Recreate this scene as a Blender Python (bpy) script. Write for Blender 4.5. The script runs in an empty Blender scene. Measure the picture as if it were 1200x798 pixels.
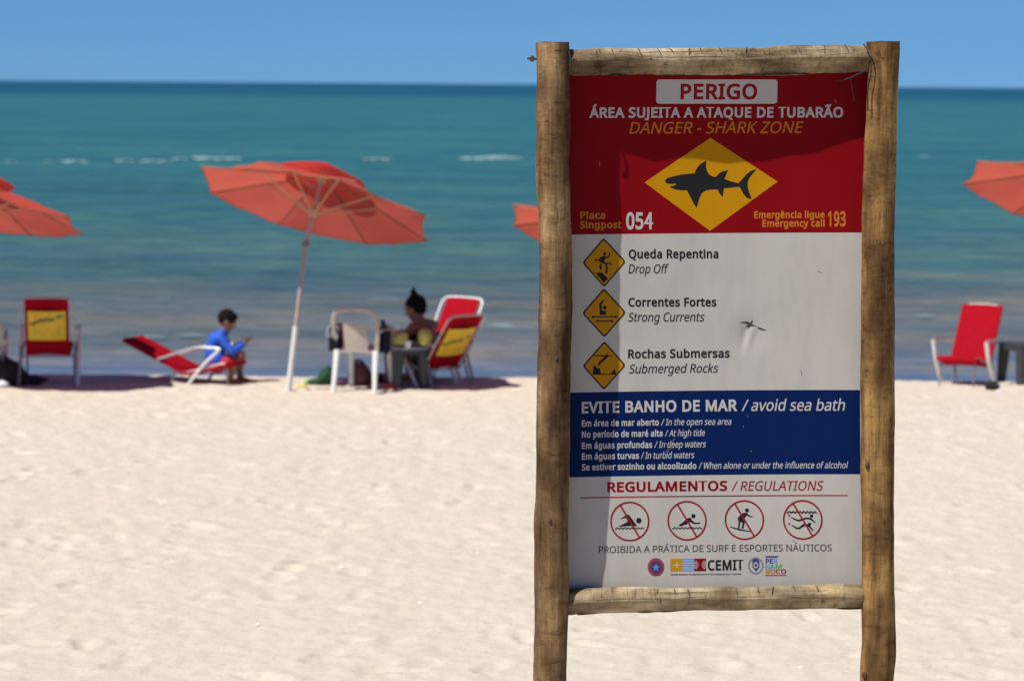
import bpy, bmesh, math, random, os
import numpy as np
from mathutils import Vector, Matrix, noise
from mathutils.geometry import tessellate_polygon

random.seed(7)
rng = np.random.default_rng(11)
R = math.radians
scene = bpy.context.scene
col = scene.collection

# ------------------------------------------------------------------ camera, sky, sun
EYE = Vector((0, 0, 3.0))
FPX = 3300.0                      # focal length in pixels of the 1200 px wide photograph
PITCH, ROLL = math.atan(300.3 / FPX), math.atan(9 / 1200)
fwd = Vector((0, math.cos(PITCH), -math.sin(PITCH)))
rt0, up0 = Vector((1, 0, 0)), Vector((0, math.sin(PITCH), math.cos(PITCH)))
rt = rt0 * math.cos(ROLL) + up0 * math.sin(ROLL)
up = up0 * math.cos(ROLL) - rt0 * math.sin(ROLL)
cam = bpy.data.cameras.new('camera')
cam.sensor_width = 36
cam.lens = 36 * FPX / 1200
cam.clip_start, cam.clip_end = 0.1, 60000
cam.dof.use_dof = True
cam.dof.focus_distance = 10.0
cam.dof.aperture_fstop = 4.2
co = bpy.data.objects.new('camera', cam)
col.objects.link(co)
co.matrix_world = Matrix(((rt.x, up.x, -fwd.x, EYE.x), (rt.y, up.y, -fwd.y, EYE.y), (rt.z, up.z, -fwd.z, EYE.z), (0, 0, 0, 1)))
scene.camera = co

SUN = Vector((0.55, 0.41, -1.0)).normalized()       # direction the light travels
sun_el = math.asin(-SUN.z)
world = bpy.data.worlds.new('World')
scene.world = world
world.use_nodes = True
nt = world.node_tree
bg = nt.nodes['Background']
sky = nt.nodes.new('ShaderNodeTexSky')
sky.sky_type = 'NISHITA'
sky.sun_disc = False
sky.sun_elevation = sun_el
sky.sun_rotation = math.atan2(-SUN.x, -SUN.y)
sky.altitude = 0
sky.air_density, sky.dust_density, sky.ozone_density = 1.0, 0.2, 3.0
# the clear deep blue low in the sky: the horizon is read from a little higher up the dome
tc = nt.nodes.new('ShaderNodeTexCoord')
vm = nt.nodes.new('ShaderNodeVectorMath'); vm.operation = 'MULTIPLY_ADD'
vm.inputs[1].default_value = (1, 1, 0.92); vm.inputs[2].default_value = (0, 0, 0.08)
nt.links.new(tc.outputs['Generated'], vm.inputs[0])
nt.links.new(vm.outputs[0], sky.inputs['Vector'])
tint = nt.nodes.new('ShaderNodeMixRGB'); tint.blend_type = 'MULTIPLY'; tint.inputs[0].default_value = 1
tint.inputs[2].default_value = (0.50, 0.86, 1.33, 1)            # a very clear, saturated tropical sky
nt.links.new(sky.outputs[0], tint.inputs[1])
sz = nt.nodes.new('ShaderNodeSeparateXYZ'); nt.links.new(tc.outputs['Generated'], sz.inputs[0])
zen = nt.nodes.new('ShaderNodeValToRGB')                       # the dome deepens towards the zenith
zen.color_ramp.elements[0].position = 0.06; zen.color_ramp.elements[0].color = (1, 1, 1, 1)
zen.color_ramp.elements[1].position = 0.75; zen.color_ramp.elements[1].color = (0.36, 0.40, 0.46, 1)
nt.links.new(sz.outputs['Z'], zen.inputs[0])
deep = nt.nodes.new('ShaderNodeMixRGB'); deep.blend_type = 'MULTIPLY'; deep.inputs[0].default_value = 1
nt.links.new(tint.outputs[0], deep.inputs[1]); nt.links.new(zen.outputs[0], deep.inputs[2])
nt.links.new(deep.outputs[0], bg.inputs[0])
bg.inputs[1].default_value = 0.062

sl = bpy.data.lights.new('sun', 'SUN')
sl.energy = 5.0
sl.angle = R(0.53)
sl.color = (1.0, 0.970, 0.885)
so = bpy.data.objects.new('sun', sl)
col.objects.link(so)
so.rotation_euler = SUN.to_track_quat('-Z', 'Y').to_euler()

vs = scene.view_settings
vs.view_transform = 'Standard'
vs.look = 'None'
vs.exposure = 0.25
vs.gamma = 1.0
vs.use_curve_mapping = False
scene.cycles.use_denoising = True
scene.cycles.max_bounces = 8

# ------------------------------------------------------------------ helpers
def ray(x, y):
    return (fwd * FPX + rt * (x - 600) + up * (399 - y)).normalized()
def at(x, y, Y):
    d = ray(x, y)
    return EYE + d * ((Y - EYE.y) / d.y)
def ground(x, y, z=0.0):
    d = ray(x, y)
    return EYE + d * ((z - EYE.z) / d.z)

def nodes(name):
    m = bpy.data.materials.new(name)
    m.use_nodes = True
    n = m.node_tree
    return m, n, n.nodes['Principled BSDF'], n.links.new

def N(n, kind, **kw):
    o = n.nodes.new(kind)
    for k, v in kw.items():
        if k in o.inputs.keys():
            o.inputs[k].default_value = v
        else:
            setattr(o, k, v)
    return o

def ramp(n, stops, fac=None):
    r = n.nodes.new('ShaderNodeValToRGB')
    els = r.color_ramp.elements
    while len(els) < len(stops):
        els.new(0.5)
    for e, (p, c) in zip(els, stops):
        e.position = p
        e.color = (*c, 1) if len(c) == 3 else c
    if fac is not None:
        n.links.new(fac, r.inputs[0])
    return r

def mat(name, c, rough=0.6, var=0.12, scale=12.0, bump=0.0, bscale=80.0, metal=0.0, spec=0.5, translucent=None, sheen=0):
    m, n, p, L = nodes(name)
    tcn = N(n, 'ShaderNodeTexCoord')
    no = N(n, 'ShaderNodeTexNoise', Scale=scale, Detail=5.0)
    L(tcn.outputs['Object'], no.inputs['Vector'])
    lo = tuple(v * (1 - var) for v in c)
    hi = tuple(min(1, v * (1 + var)) for v in c)
    rp = ramp(n, [(0.3, lo), (0.7, hi)], no.outputs['Fac'])
    L(rp.outputs[0], p.inputs['Base Color'])
    p.inputs['Roughness'].default_value = rough
    p.inputs['Metallic'].default_value = metal
    p.inputs['Specular IOR Level'].default_value = spec
    if bump:
        b2 = N(n, 'ShaderNodeTexNoise', Scale=bscale, Detail=4.0)
        L(tcn.outputs['Object'], b2.inputs['Vector'])
        bp = N(n, 'ShaderNodeBump', Strength=bump, Distance=0.004)
        L(b2.outputs['Fac'], bp.inputs['Height'])
        L(bp.outputs[0], p.inputs['Normal'])
    if translucent:
        tr = N(n, 'ShaderNodeBsdfTranslucent')
        tr.inputs[0].default_value = (*translucent, 1)
        ad = N(n, 'ShaderNodeMixShader')
        ad.inputs[0].default_value = 0.5
        L(p.outputs[0], ad.inputs[1]); L(tr.outputs[0], ad.inputs[2])
        L(ad.outputs[0], n.nodes['Material Output'].inputs[0])
    return m

def link(name, me, m, parent=None, loc=None, smooth=True):
    if isinstance(me, bmesh.types.BMesh):
        bm = me
        me = bpy.data.meshes.new(name)
        bmesh.ops.recalc_face_normals(bm, faces=bm.faces)
        bm.to_mesh(me)
        bm.free()
    me.name = name
    if m:
        me.materials.clear()
        me.materials.append(m)
    if smooth:
        for p in me.polygons:
            p.use_smooth = True
        try:
            me.set_sharp_from_angle(angle=R(40))
        except Exception:
            pass
    o = bpy.data.objects.new(name, me)
    col.objects.link(o)
    if parent:
        o.parent = parent
    if loc is not None:
        o.location = loc
    return o

def tag(o, label, cat, group=None):
    o['label'] = label
    o['category'] = cat
    if group:
        o['group'] = group
    return o

def thing(name, label, cat, loc=(0, 0, 0), rz=0, group=None):
    o = bpy.data.objects.new(name, None)
    o.empty_display_size = 0.1
    col.objects.link(o)
    o.location = loc
    o.rotation_euler = (0, 0, rz)
    return tag(o, label, cat, group)

def tube(bm, pts, radii, seg=12, cap=True, flat=1.0, ref=None):
    pts = [Vector(p) for p in pts]
    if not hasattr(radii, '__len__'):
        radii = [radii] * len(pts)
    n = len(pts)
    tang = [(pts[min(i + 1, n - 1)] - pts[max(i - 1, 0)]).normalized() for i in range(n)]
    r0 = Vector(ref) if ref else (Vector((0, 0, 1)) if abs(tang[0].z) < 0.9 else Vector((0, 1, 0)))
    a = (r0 - tang[0] * r0.dot(tang[0])).normalized()
    rings = []
    for i in range(n):
        a = (a - tang[i] * a.dot(tang[i])).normalized()
        b = tang[i].cross(a)
        rings.append([bm.verts.new(pts[i] + (a * math.cos(t) * flat + b * math.sin(t)) * radii[i])
                      for t in (2 * math.pi * k / seg for k in range(seg))])
    for i in range(n - 1):
        for k in range(seg):
            bm.faces.new((rings[i][k], rings[i][(k + 1) % seg], rings[i + 1][(k + 1) % seg], rings[i + 1][k]))
    if cap:
        bm.faces.new(rings[0][::-1]); bm.faces.new(rings[-1])
    return bm

def capsule(bm, p0, r0, p1, r1, seg=16):
    p0, p1 = Vector(p0), Vector(p1)
    d = p1 - p0
    L = d.length
    t = d / L if L > 1e-6 else Vector((0, 0, 1))
    pts, rad = [], []
    for k in range(1, 7):
        a = k / 7 * math.pi / 2
        pts.append(p0 - t * r0 * math.cos(a)); rad.append(r0 * math.sin(a))
    pts.append(p0); rad.append(r0)
    pts.append(p1); rad.append(r1)
    for k in range(6, 0, -1):
        a = k / 7 * math.pi / 2
        pts.append(p1 + t * r1 * math.cos(a)); rad.append(r1 * math.sin(a))
    tube(bm, pts, rad, seg)

def smooth_path(pts, n=6):
    """Catmull-Rom through the points"""
    P = [Vector(p) for p in pts]
    P = [P[0] * 2 - P[1]] + P + [P[-1] * 2 - P[-2]]
    out = []
    for i in range(1, len(P) - 2):
        for k in range(n):
            t = k / n
            a, b, c, d = P[i - 1], P[i], P[i + 1], P[i + 2]
            out.append(0.5 * ((2 * b) + (c - a) * t + (2 * a - 5 * b + 4 * c - d) * t * t + (3 * b - a - 3 * c + d) * t ** 3))
    out.append(P[-2])
    return out

def box(bm, c, s, rot=None, bevel=0.0):
    r = bmesh.ops.create_cube(bm, size=1.0)
    vsx = r['verts']
    M = Matrix.Translation(Vector(c)) @ (rot.to_4x4() if rot else Matrix.Identity(4)) @ Matrix.Diagonal((*s, 1))
    bmesh.ops.transform(bm, matrix=M, verts=vsx)
    if bevel:
        es = list({e for v in vsx for e in v.link_edges})
        bmesh.ops.bevel(bm, geom=es, offset=bevel, segments=2, affect='EDGES', profile=0.5)
    return bm

def ball(bm, c, s, rot=None, sub=3):
    r = bmesh.ops.create_icosphere(bm, subdivisions=sub, radius=1.0)
    if not hasattr(s, '__len__'):
        s = (s, s, s)
    M = Matrix.Translation(Vector(c)) @ (rot.to_4x4() if rot else Matrix.Identity(4)) @ Matrix.Diagonal((*s, 1))
    bmesh.ops.transform(bm, matrix=M, verts=r['verts'])
    return bm

def fuse(bm, voxel, smooth=6):
    """one continuous skin over overlapping volumes"""
    me = bpy.data.meshes.new('tmp'); bm.to_mesh(me); bm.free()
    o = bpy.data.objects.new('tmp', me); col.objects.link(o)
    md = o.modifiers.new('r', 'REMESH'); md.mode = 'VOXEL'; md.voxel_size = voxel
    ms = o.modifiers.new('s', 'SMOOTH'); ms.factor = 0.5; ms.iterations = smooth
    dg = bpy.context.evaluated_depsgraph_get()
    out = bpy.data.meshes.new_from_object(o.evaluated_get(dg))
    bpy.data.objects.remove(o); bpy.data.meshes.remove(me)
    return out

def strip(bm, prof, w0, w1, thick, sag=0.0, nx=8):
    """a cloth band along a profile of (y, z), width along x, real thickness"""
    P = smooth_path([(0, y, z) for y, z in prof], 5)
    n = len(P)
    top, bot = [], []
    for i, p in enumerate(P):
        t = (P[min(i + 1, n - 1)] - P[max(i - 1, 0)]).normalized()
        nn = Vector((0, -t.z, t.y))
        w = w0 + (w1 - w0) * i / (n - 1)
        rt_, rb = [], []
        for k in range(nx + 1):
            u = k / nx * 2 - 1
            q = Vector((u * w / 2, p.y, p.z)) - nn * sag * (1 - u * u)
            rt_.append(bm.verts.new(q + nn * thick / 2)); rb.append(bm.verts.new(q - nn * thick / 2))
        top.append(rt_); bot.append(rb)
    for i in range(n - 1):
        for k in range(nx):
            bm.faces.new((top[i][k], top[i][k + 1], top[i + 1][k + 1], top[i + 1][k]))
            bm.faces.new((bot[i][k], bot[i + 1][k], bot[i + 1][k + 1], bot[i][k + 1]))
        bm.faces.new((top[i][0], top[i + 1][0], bot[i + 1][0], bot[i][0]))
        bm.faces.new((top[i][nx], bot[i][nx], bot[i + 1][nx], top[i + 1][nx]))
    for k in range(nx):
        bm.faces.new((top[0][k], bot[0][k], bot[0][k + 1], top[0][k + 1]))
        bm.faces.new((top[-1][k], top[-1][k + 1], bot[-1][k + 1], bot[-1][k]))
    return bm

# ------------------------------------------------------------------ fractal value noise (numpy)
def vnoise(x, y, seed):
    def h(i, j):
        n = (i.astype(np.int64) * 374761393 + j.astype(np.int64) * 668265263 + seed * 144269) & 0x7fffffff
        n = ((n ^ (n >> 13)) * 1274126177) & 0x7fffffff
        return ((n ^ (n >> 16)) & 0xffff) / 65535.0
    i, j = np.floor(x), np.floor(y)
    u, v = x - i, y - j
    u, v = u * u * (3 - 2 * u), v * v * (3 - 2 * v)
    return (h(i, j) * (1 - u) + h(i + 1, j) * u) * (1 - v) + (h(i, j + 1) * (1 - u) + h(i + 1, j + 1) * u) * v - 0.5

def grid_mesh(name, xs, ys, Z):
    nx, ny = len(xs), len(ys)
    X, Y = np.meshgrid(xs, ys)
    v = np.stack([X, Y, Z], -1).reshape(-1, 3)
    idx = np.arange(nx * ny).reshape(ny, nx)
    q = np.stack([idx[:-1, :-1], idx[:-1, 1:], idx[1:, 1:], idx[1:, :-1]], -1).reshape(-1, 4)
    me = bpy.data.meshes.new(name)
    me.vertices.add(len(v)); me.vertices.foreach_set('co', v.astype(np.float32).ravel())
    me.loops.add(q.size); me.loops.foreach_set('vertex_index', q.astype(np.int32).ravel())
    me.polygons.add(len(q))
    me.polygons.foreach_set('loop_start', np.arange(0, q.size, 4, dtype=np.int32))
    me.polygons.foreach_set('use_smooth', np.ones(len(q), dtype=bool))
    me.update(calc_edges=True)
    return me

def spaced(lo, a, b, hi, step, grow=1.25):
    mid = list(np.arange(a, b + step * 0.5, step))
    out, s, p = [], step, mid[-1]
    while p < hi:
        s *= grow; p += s; out.append(min(p, hi))
    pre, s, p = [], step, mid[0]
    while p > lo:
        s *= grow; p -= s; pre.append(max(p, lo))
    return np.array(pre[::-1] + mid + out)

# ------------------------------------------------------------------ sand
SEA_Z = -0.6
def berm(x):
    return 28.75 + 0.25 * vnoise(x * 0.45, x * 0 + 3.3, 5) + 0.12 * vnoise(x * 1.7, x * 0 + 1.3, 6)

def sand_height(X, Y):
    z = 0.03 * vnoise(X * 0.5, Y * 0.5, 1) + 0.014 * vnoise(X * 1.6, Y * 1.2, 2)
    z += 0.009 * vnoise(X * 4.6, Y * 3.9, 3) + 0.012 * vnoise(X * 11.0, Y * 8.5, 4)
    z += 0.012 * vnoise(X * 19.0, Y * 15.0, 9)
    back = np.clip(Y - berm(X), 0, None)
    flat = np.clip((28.9 - Y) / 3.0, 0.7, 1)
    z = z * flat
    z -= np.where(back < 1.2, 0.17 * back ** 1.5, 0.17 * 1.2 ** 1.5 + (back - 1.2) * 0.25)
    return np.maximum(z, -9.0)

xs = spaced(-400, -6.5, 6.5, 400, 0.03)
ys = spaced(-60, 11.5, 29.4, 75, 0.03)
SX, SY = np.meshgrid(xs, ys)
SZ = sand_height(SX, SY)
# footprints and scuffs
for k in range(900):
    fx, fy = rng.uniform(-6, 6), rng.uniform(11.5, 28.2)
    a = rng.uniform(0, math.pi); l, w = rng.uniform(0.10, 0.17), rng.uniform(0.05, 0.08)
    d = rng.uniform(0.006, 0.022)
    i0, i1 = np.searchsorted(xs, [fx - 0.4, fx + 0.4]); j0, j1 = np.searchsorted(ys, [fy - 0.4, fy + 0.4])
    gx, gy = SX[j0:j1, i0:i1] - fx, SY[j0:j1, i0:i1] - fy
    p, q = gx * math.cos(a) + gy * math.sin(a), -gx * math.sin(a) + gy * math.cos(a)
    rr = (p / l) ** 2 + (q / w) ** 2
    SZ[j0:j1, i0:i1] += d * (-np.exp(-rr * 1.3) + 0.45 * np.exp(-((np.sqrt(rr) - 1.45) / 0.35) ** 2))

m, n, p, L = nodes('dry_sand')
tcn = N(n, 'ShaderNodeTexCoord')
n1 = N(n, 'ShaderNodeTexNoise', Scale=0.55, Detail=6.0, Roughness=0.6)
n2 = N(n, 'ShaderNodeTexNoise', Scale=26.0, Detail=8.0, Roughness=0.7)
n3 = N(n, 'ShaderNodeTexNoise', Scale=420.0, Detail=3.0)
for q in (n1, n2, n3):
    L(tcn.outputs['Object'], q.inputs['Vector'])
n1.inputs['Scale'].default_value = 2.2
c1 = ramp(n, [(0.32, (0.560, 0.495, 0.405)), (0.5, (0.590, 0.522, 0.435)), (0.68, (0.600, 0.512, 0.440))], n1.outputs['Fac'])
c2 = ramp(n, [(0.30, (0.74, 0.70, 0.68)), (0.46, (0.99, 0.985, 0.98)), (0.7, (1.03, 1.03, 1.03))], n2.outputs['Fac'])
c3 = ramp(n, [(0.25, (0.78, 0.76, 0.74)), (0.45, (1, 1, 1)), (0.72, (1.0, 1.0, 1.0)), (0.78, (1.12, 1.12, 1.12))], n3.outputs['Fac'])
mx = N(n, 'ShaderNodeMixRGB', blend_type='MULTIPLY'); mx.inputs[0].default_value = 1
mx2 = N(n, 'ShaderNodeMixRGB', blend_type='MULTIPLY'); mx2.inputs[0].default_value = 1
L(c1.outputs[0], mx.inputs[1]); L(c2.outputs[0], mx.inputs[2])
L(mx.outputs[0], mx2.inputs[1]); L(c3.outputs[0], mx2.inputs[2])
L(mx2.outputs[0], p.inputs['Base Color'])
p.inputs['Roughness'].default_value = 0.95
p.inputs['Specular IOR Level'].default_value = 0.15
bp = N(n, 'ShaderNodeBump', Strength=0.5, Distance=0.02)
L(n2.outputs['Fac'], bp.inputs['Height'])
bp2 = N(n, 'ShaderNodeBump', Strength=0.35, Distance=0.003)
L(n3.outputs['Fac'], bp2.inputs['Height']); L(bp.outputs[0], bp2.inputs['Normal'])
L(bp2.outputs[0], p.inputs['Normal'])
sand = link('ground', grid_mesh('ground', xs, ys, SZ), m, smooth=False)
sand['kind'] = 'structure'

def sand_z(x, y):
    i = min(max(np.searchsorted(xs, x), 1), len(xs) - 1); j = min(max(np.searchsorted(ys, y), 1), len(ys) - 1)
    return float(SZ[j, i])

# ------------------------------------------------------------------ sea
wx = spaced(-30000, -14, 14, 30000, 0.16, 1.18)
wy = spaced(30.2, 30.5, 60, 30000, 0.12, 1.02)
WX, WY = np.meshgrid(wx, wy)
fade = np.clip((WY - 30) / 6, 0.25, 1) * np.clip(1 - (WY - 400) / 1200, 0.0, 1)
WZ = 0.10 * vnoise(WX * 0.10, WY * 0.42, 21) + 0.07 * vnoise(WX * 0.33, WY * 0.9, 22) + 0.045 * vnoise(WX * 0.9, WY * 2.0, 23) + 0.02 * vnoise(WX * 2.2, WY * 3.7, 24)
WZ = SEA_Z + WZ * fade
m, n, p, L = nodes('sea_water')
tcn = N(n, 'ShaderNodeTexCoord')
sep = N(n, 'ShaderNodeSeparateXYZ'); L(tcn.outputs['Object'], sep.inputs[0])
# turbid sandy shallows near the beach, green then deep blue farther out
warp = N(n, 'ShaderNodeTexNoise', Scale=1.0, Detail=4.0)
mp = N(n, 'ShaderNodeMapping'); mp.inputs['Scale'].default_value = (0.05, 0.14, 1)
L(tcn.outputs['Object'], mp.inputs[0]); L(mp.outputs[0], warp.inputs['Vector'])
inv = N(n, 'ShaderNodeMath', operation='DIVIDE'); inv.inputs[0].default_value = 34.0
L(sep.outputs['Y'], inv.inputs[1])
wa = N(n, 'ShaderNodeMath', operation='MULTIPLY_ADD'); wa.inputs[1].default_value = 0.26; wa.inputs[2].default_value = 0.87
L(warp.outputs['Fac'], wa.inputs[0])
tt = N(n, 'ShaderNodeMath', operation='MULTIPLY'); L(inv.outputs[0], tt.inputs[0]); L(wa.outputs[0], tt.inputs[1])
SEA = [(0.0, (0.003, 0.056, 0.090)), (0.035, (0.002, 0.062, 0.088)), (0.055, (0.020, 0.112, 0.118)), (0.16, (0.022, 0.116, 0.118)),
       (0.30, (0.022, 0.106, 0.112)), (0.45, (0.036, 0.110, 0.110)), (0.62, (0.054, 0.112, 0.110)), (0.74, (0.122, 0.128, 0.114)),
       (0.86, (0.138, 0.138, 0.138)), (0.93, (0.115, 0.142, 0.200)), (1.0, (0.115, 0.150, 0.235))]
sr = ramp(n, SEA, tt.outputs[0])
stn = N(n, 'ShaderNodeTexNoise', Scale=1.0, Detail=5.0, Roughness=0.65)
mp2 = N(n, 'ShaderNodeMapping'); mp2.inputs['Scale'].default_value = (0.28, 0.9, 1)
L(tcn.outputs['Object'], mp2.inputs[0]); L(mp2.outputs[0], stn.inputs['Vector'])
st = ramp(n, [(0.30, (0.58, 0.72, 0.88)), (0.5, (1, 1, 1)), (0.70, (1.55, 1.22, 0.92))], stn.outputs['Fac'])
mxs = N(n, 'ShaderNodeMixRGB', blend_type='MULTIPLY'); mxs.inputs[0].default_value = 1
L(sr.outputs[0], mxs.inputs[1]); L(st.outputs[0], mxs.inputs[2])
# short ripple streaks, finer near the shore
rpn = N(n, 'ShaderNodeTexNoise', Scale=1.0, Detail=4.0, Roughness=0.7)
mp4 = N(n, 'ShaderNodeMapping'); mp4.inputs['Scale'].default_value = (1.1, 2.4, 1)
L(tcn.outputs['Object'], mp4.inputs[0]); L(mp4.outputs[0], rpn.inputs['Vector'])
rps = ramp(n, [(0.30, (0.72, 0.80, 0.86)), (0.5, (1, 1, 1)), (0.66, (1.45, 1.30, 1.18))], rpn.outputs['Fac'])
far_n = N(n, 'ShaderNodeTexNoise', Scale=1.0, Detail=5.0, Roughness=0.65)
mp5 = N(n, 'ShaderNodeMapping'); mp5.inputs['Scale'].default_value = (0.05, 0.11, 1)
L(tcn.outputs['Object'], mp5.inputs[0]); L(mp5.outputs[0], far_n.inputs['Vector'])
fars = ramp(n, [(0.32, (0.70, 0.80, 0.86)), (0.5, (1, 1, 1)), (0.68, (1.30, 1.20, 1.08))], far_n.outputs['Fac'])
mxr = N(n, 'ShaderNodeMixRGB', blend_type='MULTIPLY'); mxr.inputs[0].default_value = 1
mxf = N(n, 'ShaderNodeMixRGB', blend_type='MULTIPLY'); mxf.inputs[0].default_value = 1
L(mxs.outputs[0], mxr.inputs[1]); L(rps.outputs[0], mxr.inputs[2])
L(mxr.outputs[0], mxf.inputs[1]); L(fars.outputs[0], mxf.inputs[2])
L(mxf.outputs[0], p.inputs['Base Color'])
p.inputs['Roughness'].default_value = 0.32
p.inputs['IOR'].default_value = 1.33
p.inputs['Specular IOR Level'].default_value = 0.16
wn = N(n, 'ShaderNodeTexNoise', Scale=1.0, Detail=6.0, Roughness=0.6)
mp3 = N(n, 'ShaderNodeMapping'); mp3.inputs['Scale'].default_value = (1.3, 2.6, 1)
L(tcn.outputs['Object'], mp3.inputs[0]); L(mp3.outputs[0], wn.inputs['Vector'])
bp = N(n, 'ShaderNodeBump', Strength=0.6, Distance=0.12)
L(wn.outputs['Fac'], bp.inputs['Height']); L(bp.outputs[0], p.inputs['Normal'])
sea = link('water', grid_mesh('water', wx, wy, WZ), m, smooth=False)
sea['kind'] = 'structure'

# broken foam on the crests of small breakers over the bar
foam_m = mat('foam', (0.21, 0.30, 0.32), 0.9, 0.2, 3.0, spec=0.2)
bm = bmesh.new()
def foam_run(x0, x1, y, hgt, dens):
    a, b = ground(x0, y, SEA_Z), ground(x1, y, SEA_Z)
    Ln = (b - a).length
    for k in range(int(Ln * dens)):
        t = random.random()
        edge = math.sin(math.pi * t) ** 0.4
        q = a.lerp(b, t) + Vector((0, random.gauss(0, 0.5 if y < 300 else 0.12), 0.02))
        s = random.uniform(0.4, 1.0) * edge * (0.35 if y > 300 else 1)
        ball(bm, q, (0.9 * s, 0.30 * s, hgt * 0.45 * s), sub=1)
for args in ((52, 106, 190, 0.16, 3), (133, 200, 189.5, 0.20, 3), (196, 284, 187, 0.22, 3), (428, 458, 188, 0.22, 3), (538, 612, 187, 0.36, 5),
             (1078, 1112, 185, 0.26, 3), (0, 18, 191, 0.16, 2), (186, 214, 351, 0.05, 5), (150, 182, 396, 0.03, 8), (196, 232, 394, 0.03, 6), (566, 622, 383, 0.03, 6), (440, 470, 352, 0.04, 4), (1060, 1090, 372, 0.03, 5), (1125, 1145, 118, 0.5, 0.25)):
    foam_run(*args)
fo = link('sea_foam', bm, foam_m)
fo['kind'] = 'stuff'
tag(fo, 'broken white foam on the small breakers far out on the green water', 'sea foam')

# ------------------------------------------------------------------ the warning sign
YAW = R(4.0)
cS = math.cos(YAW); sS = math.sin(YAW)
ubase = at(838, 390, 9.9)
SO = Vector((ubase.x, ubase.y, 0.0))                    # sign origin on the ground
U = Vector((cS, sS, 0)); NRM = Vector((-sS, cS, 0))     # right along the panel, and into the picture
def to_sign(x, y, dep=0.0):
    """photograph point -> (u, v) on the plane dep metres behind the post axes"""
    d = ray(x, y)
    o = SO + NRM * dep
    t = (o - EYE).dot(NRM) / d.dot(NRM)
    q = EYE + d * t - SO
    return q.dot(U), q.z
PD = 0.060                                              # panel plane behind the post axes
S = lambda x, y: to_sign(x, y, PD)
PXM = abs(S(940, 400)[0] - S(740, 400)[0]) / 200.0      # metres per photo pixel on the panel
uL, uR = S(660, 400)[0], S(1018, 400)[0]
vT, vB = S(838, 70)[1], S(838, 703)[1]
uC, uH = (uL + uR) / 2, (uR - uL) / 2
du, dv = S(880.5, 387)
def bow(u, v):
    a = max(0.0, 1 - ((u - uC) / uH) ** 2)
    h = min(1, max(0, (v - vB) / (vT - vB)))
    b = a * (0.010 + 0.029 * h * h) * (1 - 0.78 * (lambda q: q * q * (3 - 2 * q))(min(1.0, max(0.0, (h - 0.80) / 0.20)))) + 0.028 * math.sin(math.pi * h) * (0.4 + 0.6 * a) + 0.006 - 0.022 * (1 - h)
    # the dent and the creased flap around the tear
    e = ((u - du) / 0.06) ** 2 + ((v - dv + 0.02) / 0.075) ** 2
    k = 0.009 * math.exp(-e * 1.6)
    s = (u - du) - 0.25 * (v - dv)
    if v < dv + 0.004:
        k += 0.006 * math.exp(-(s / 0.022) ** 2 - ((v - dv + 0.02) / 0.05) ** 2) * (-1 if s > 0 else 0.6) * min(1, abs(s) / 0.006)
    b += k
    b += 0.0008 * noise.noise((u * 3.1, v * 2.3, 4.0)) + 0.0006 * noise.noise((u * 9, v * 7, 1))
    return b
def onpanel(u, v, lift):
    return Vector((u, PD + bow(u, v) - lift, v))

sign = thing('warning_sign', 'tall weathered shark danger board on a round timber frame standing in the sand', 'sign', SO, YAW)

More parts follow.
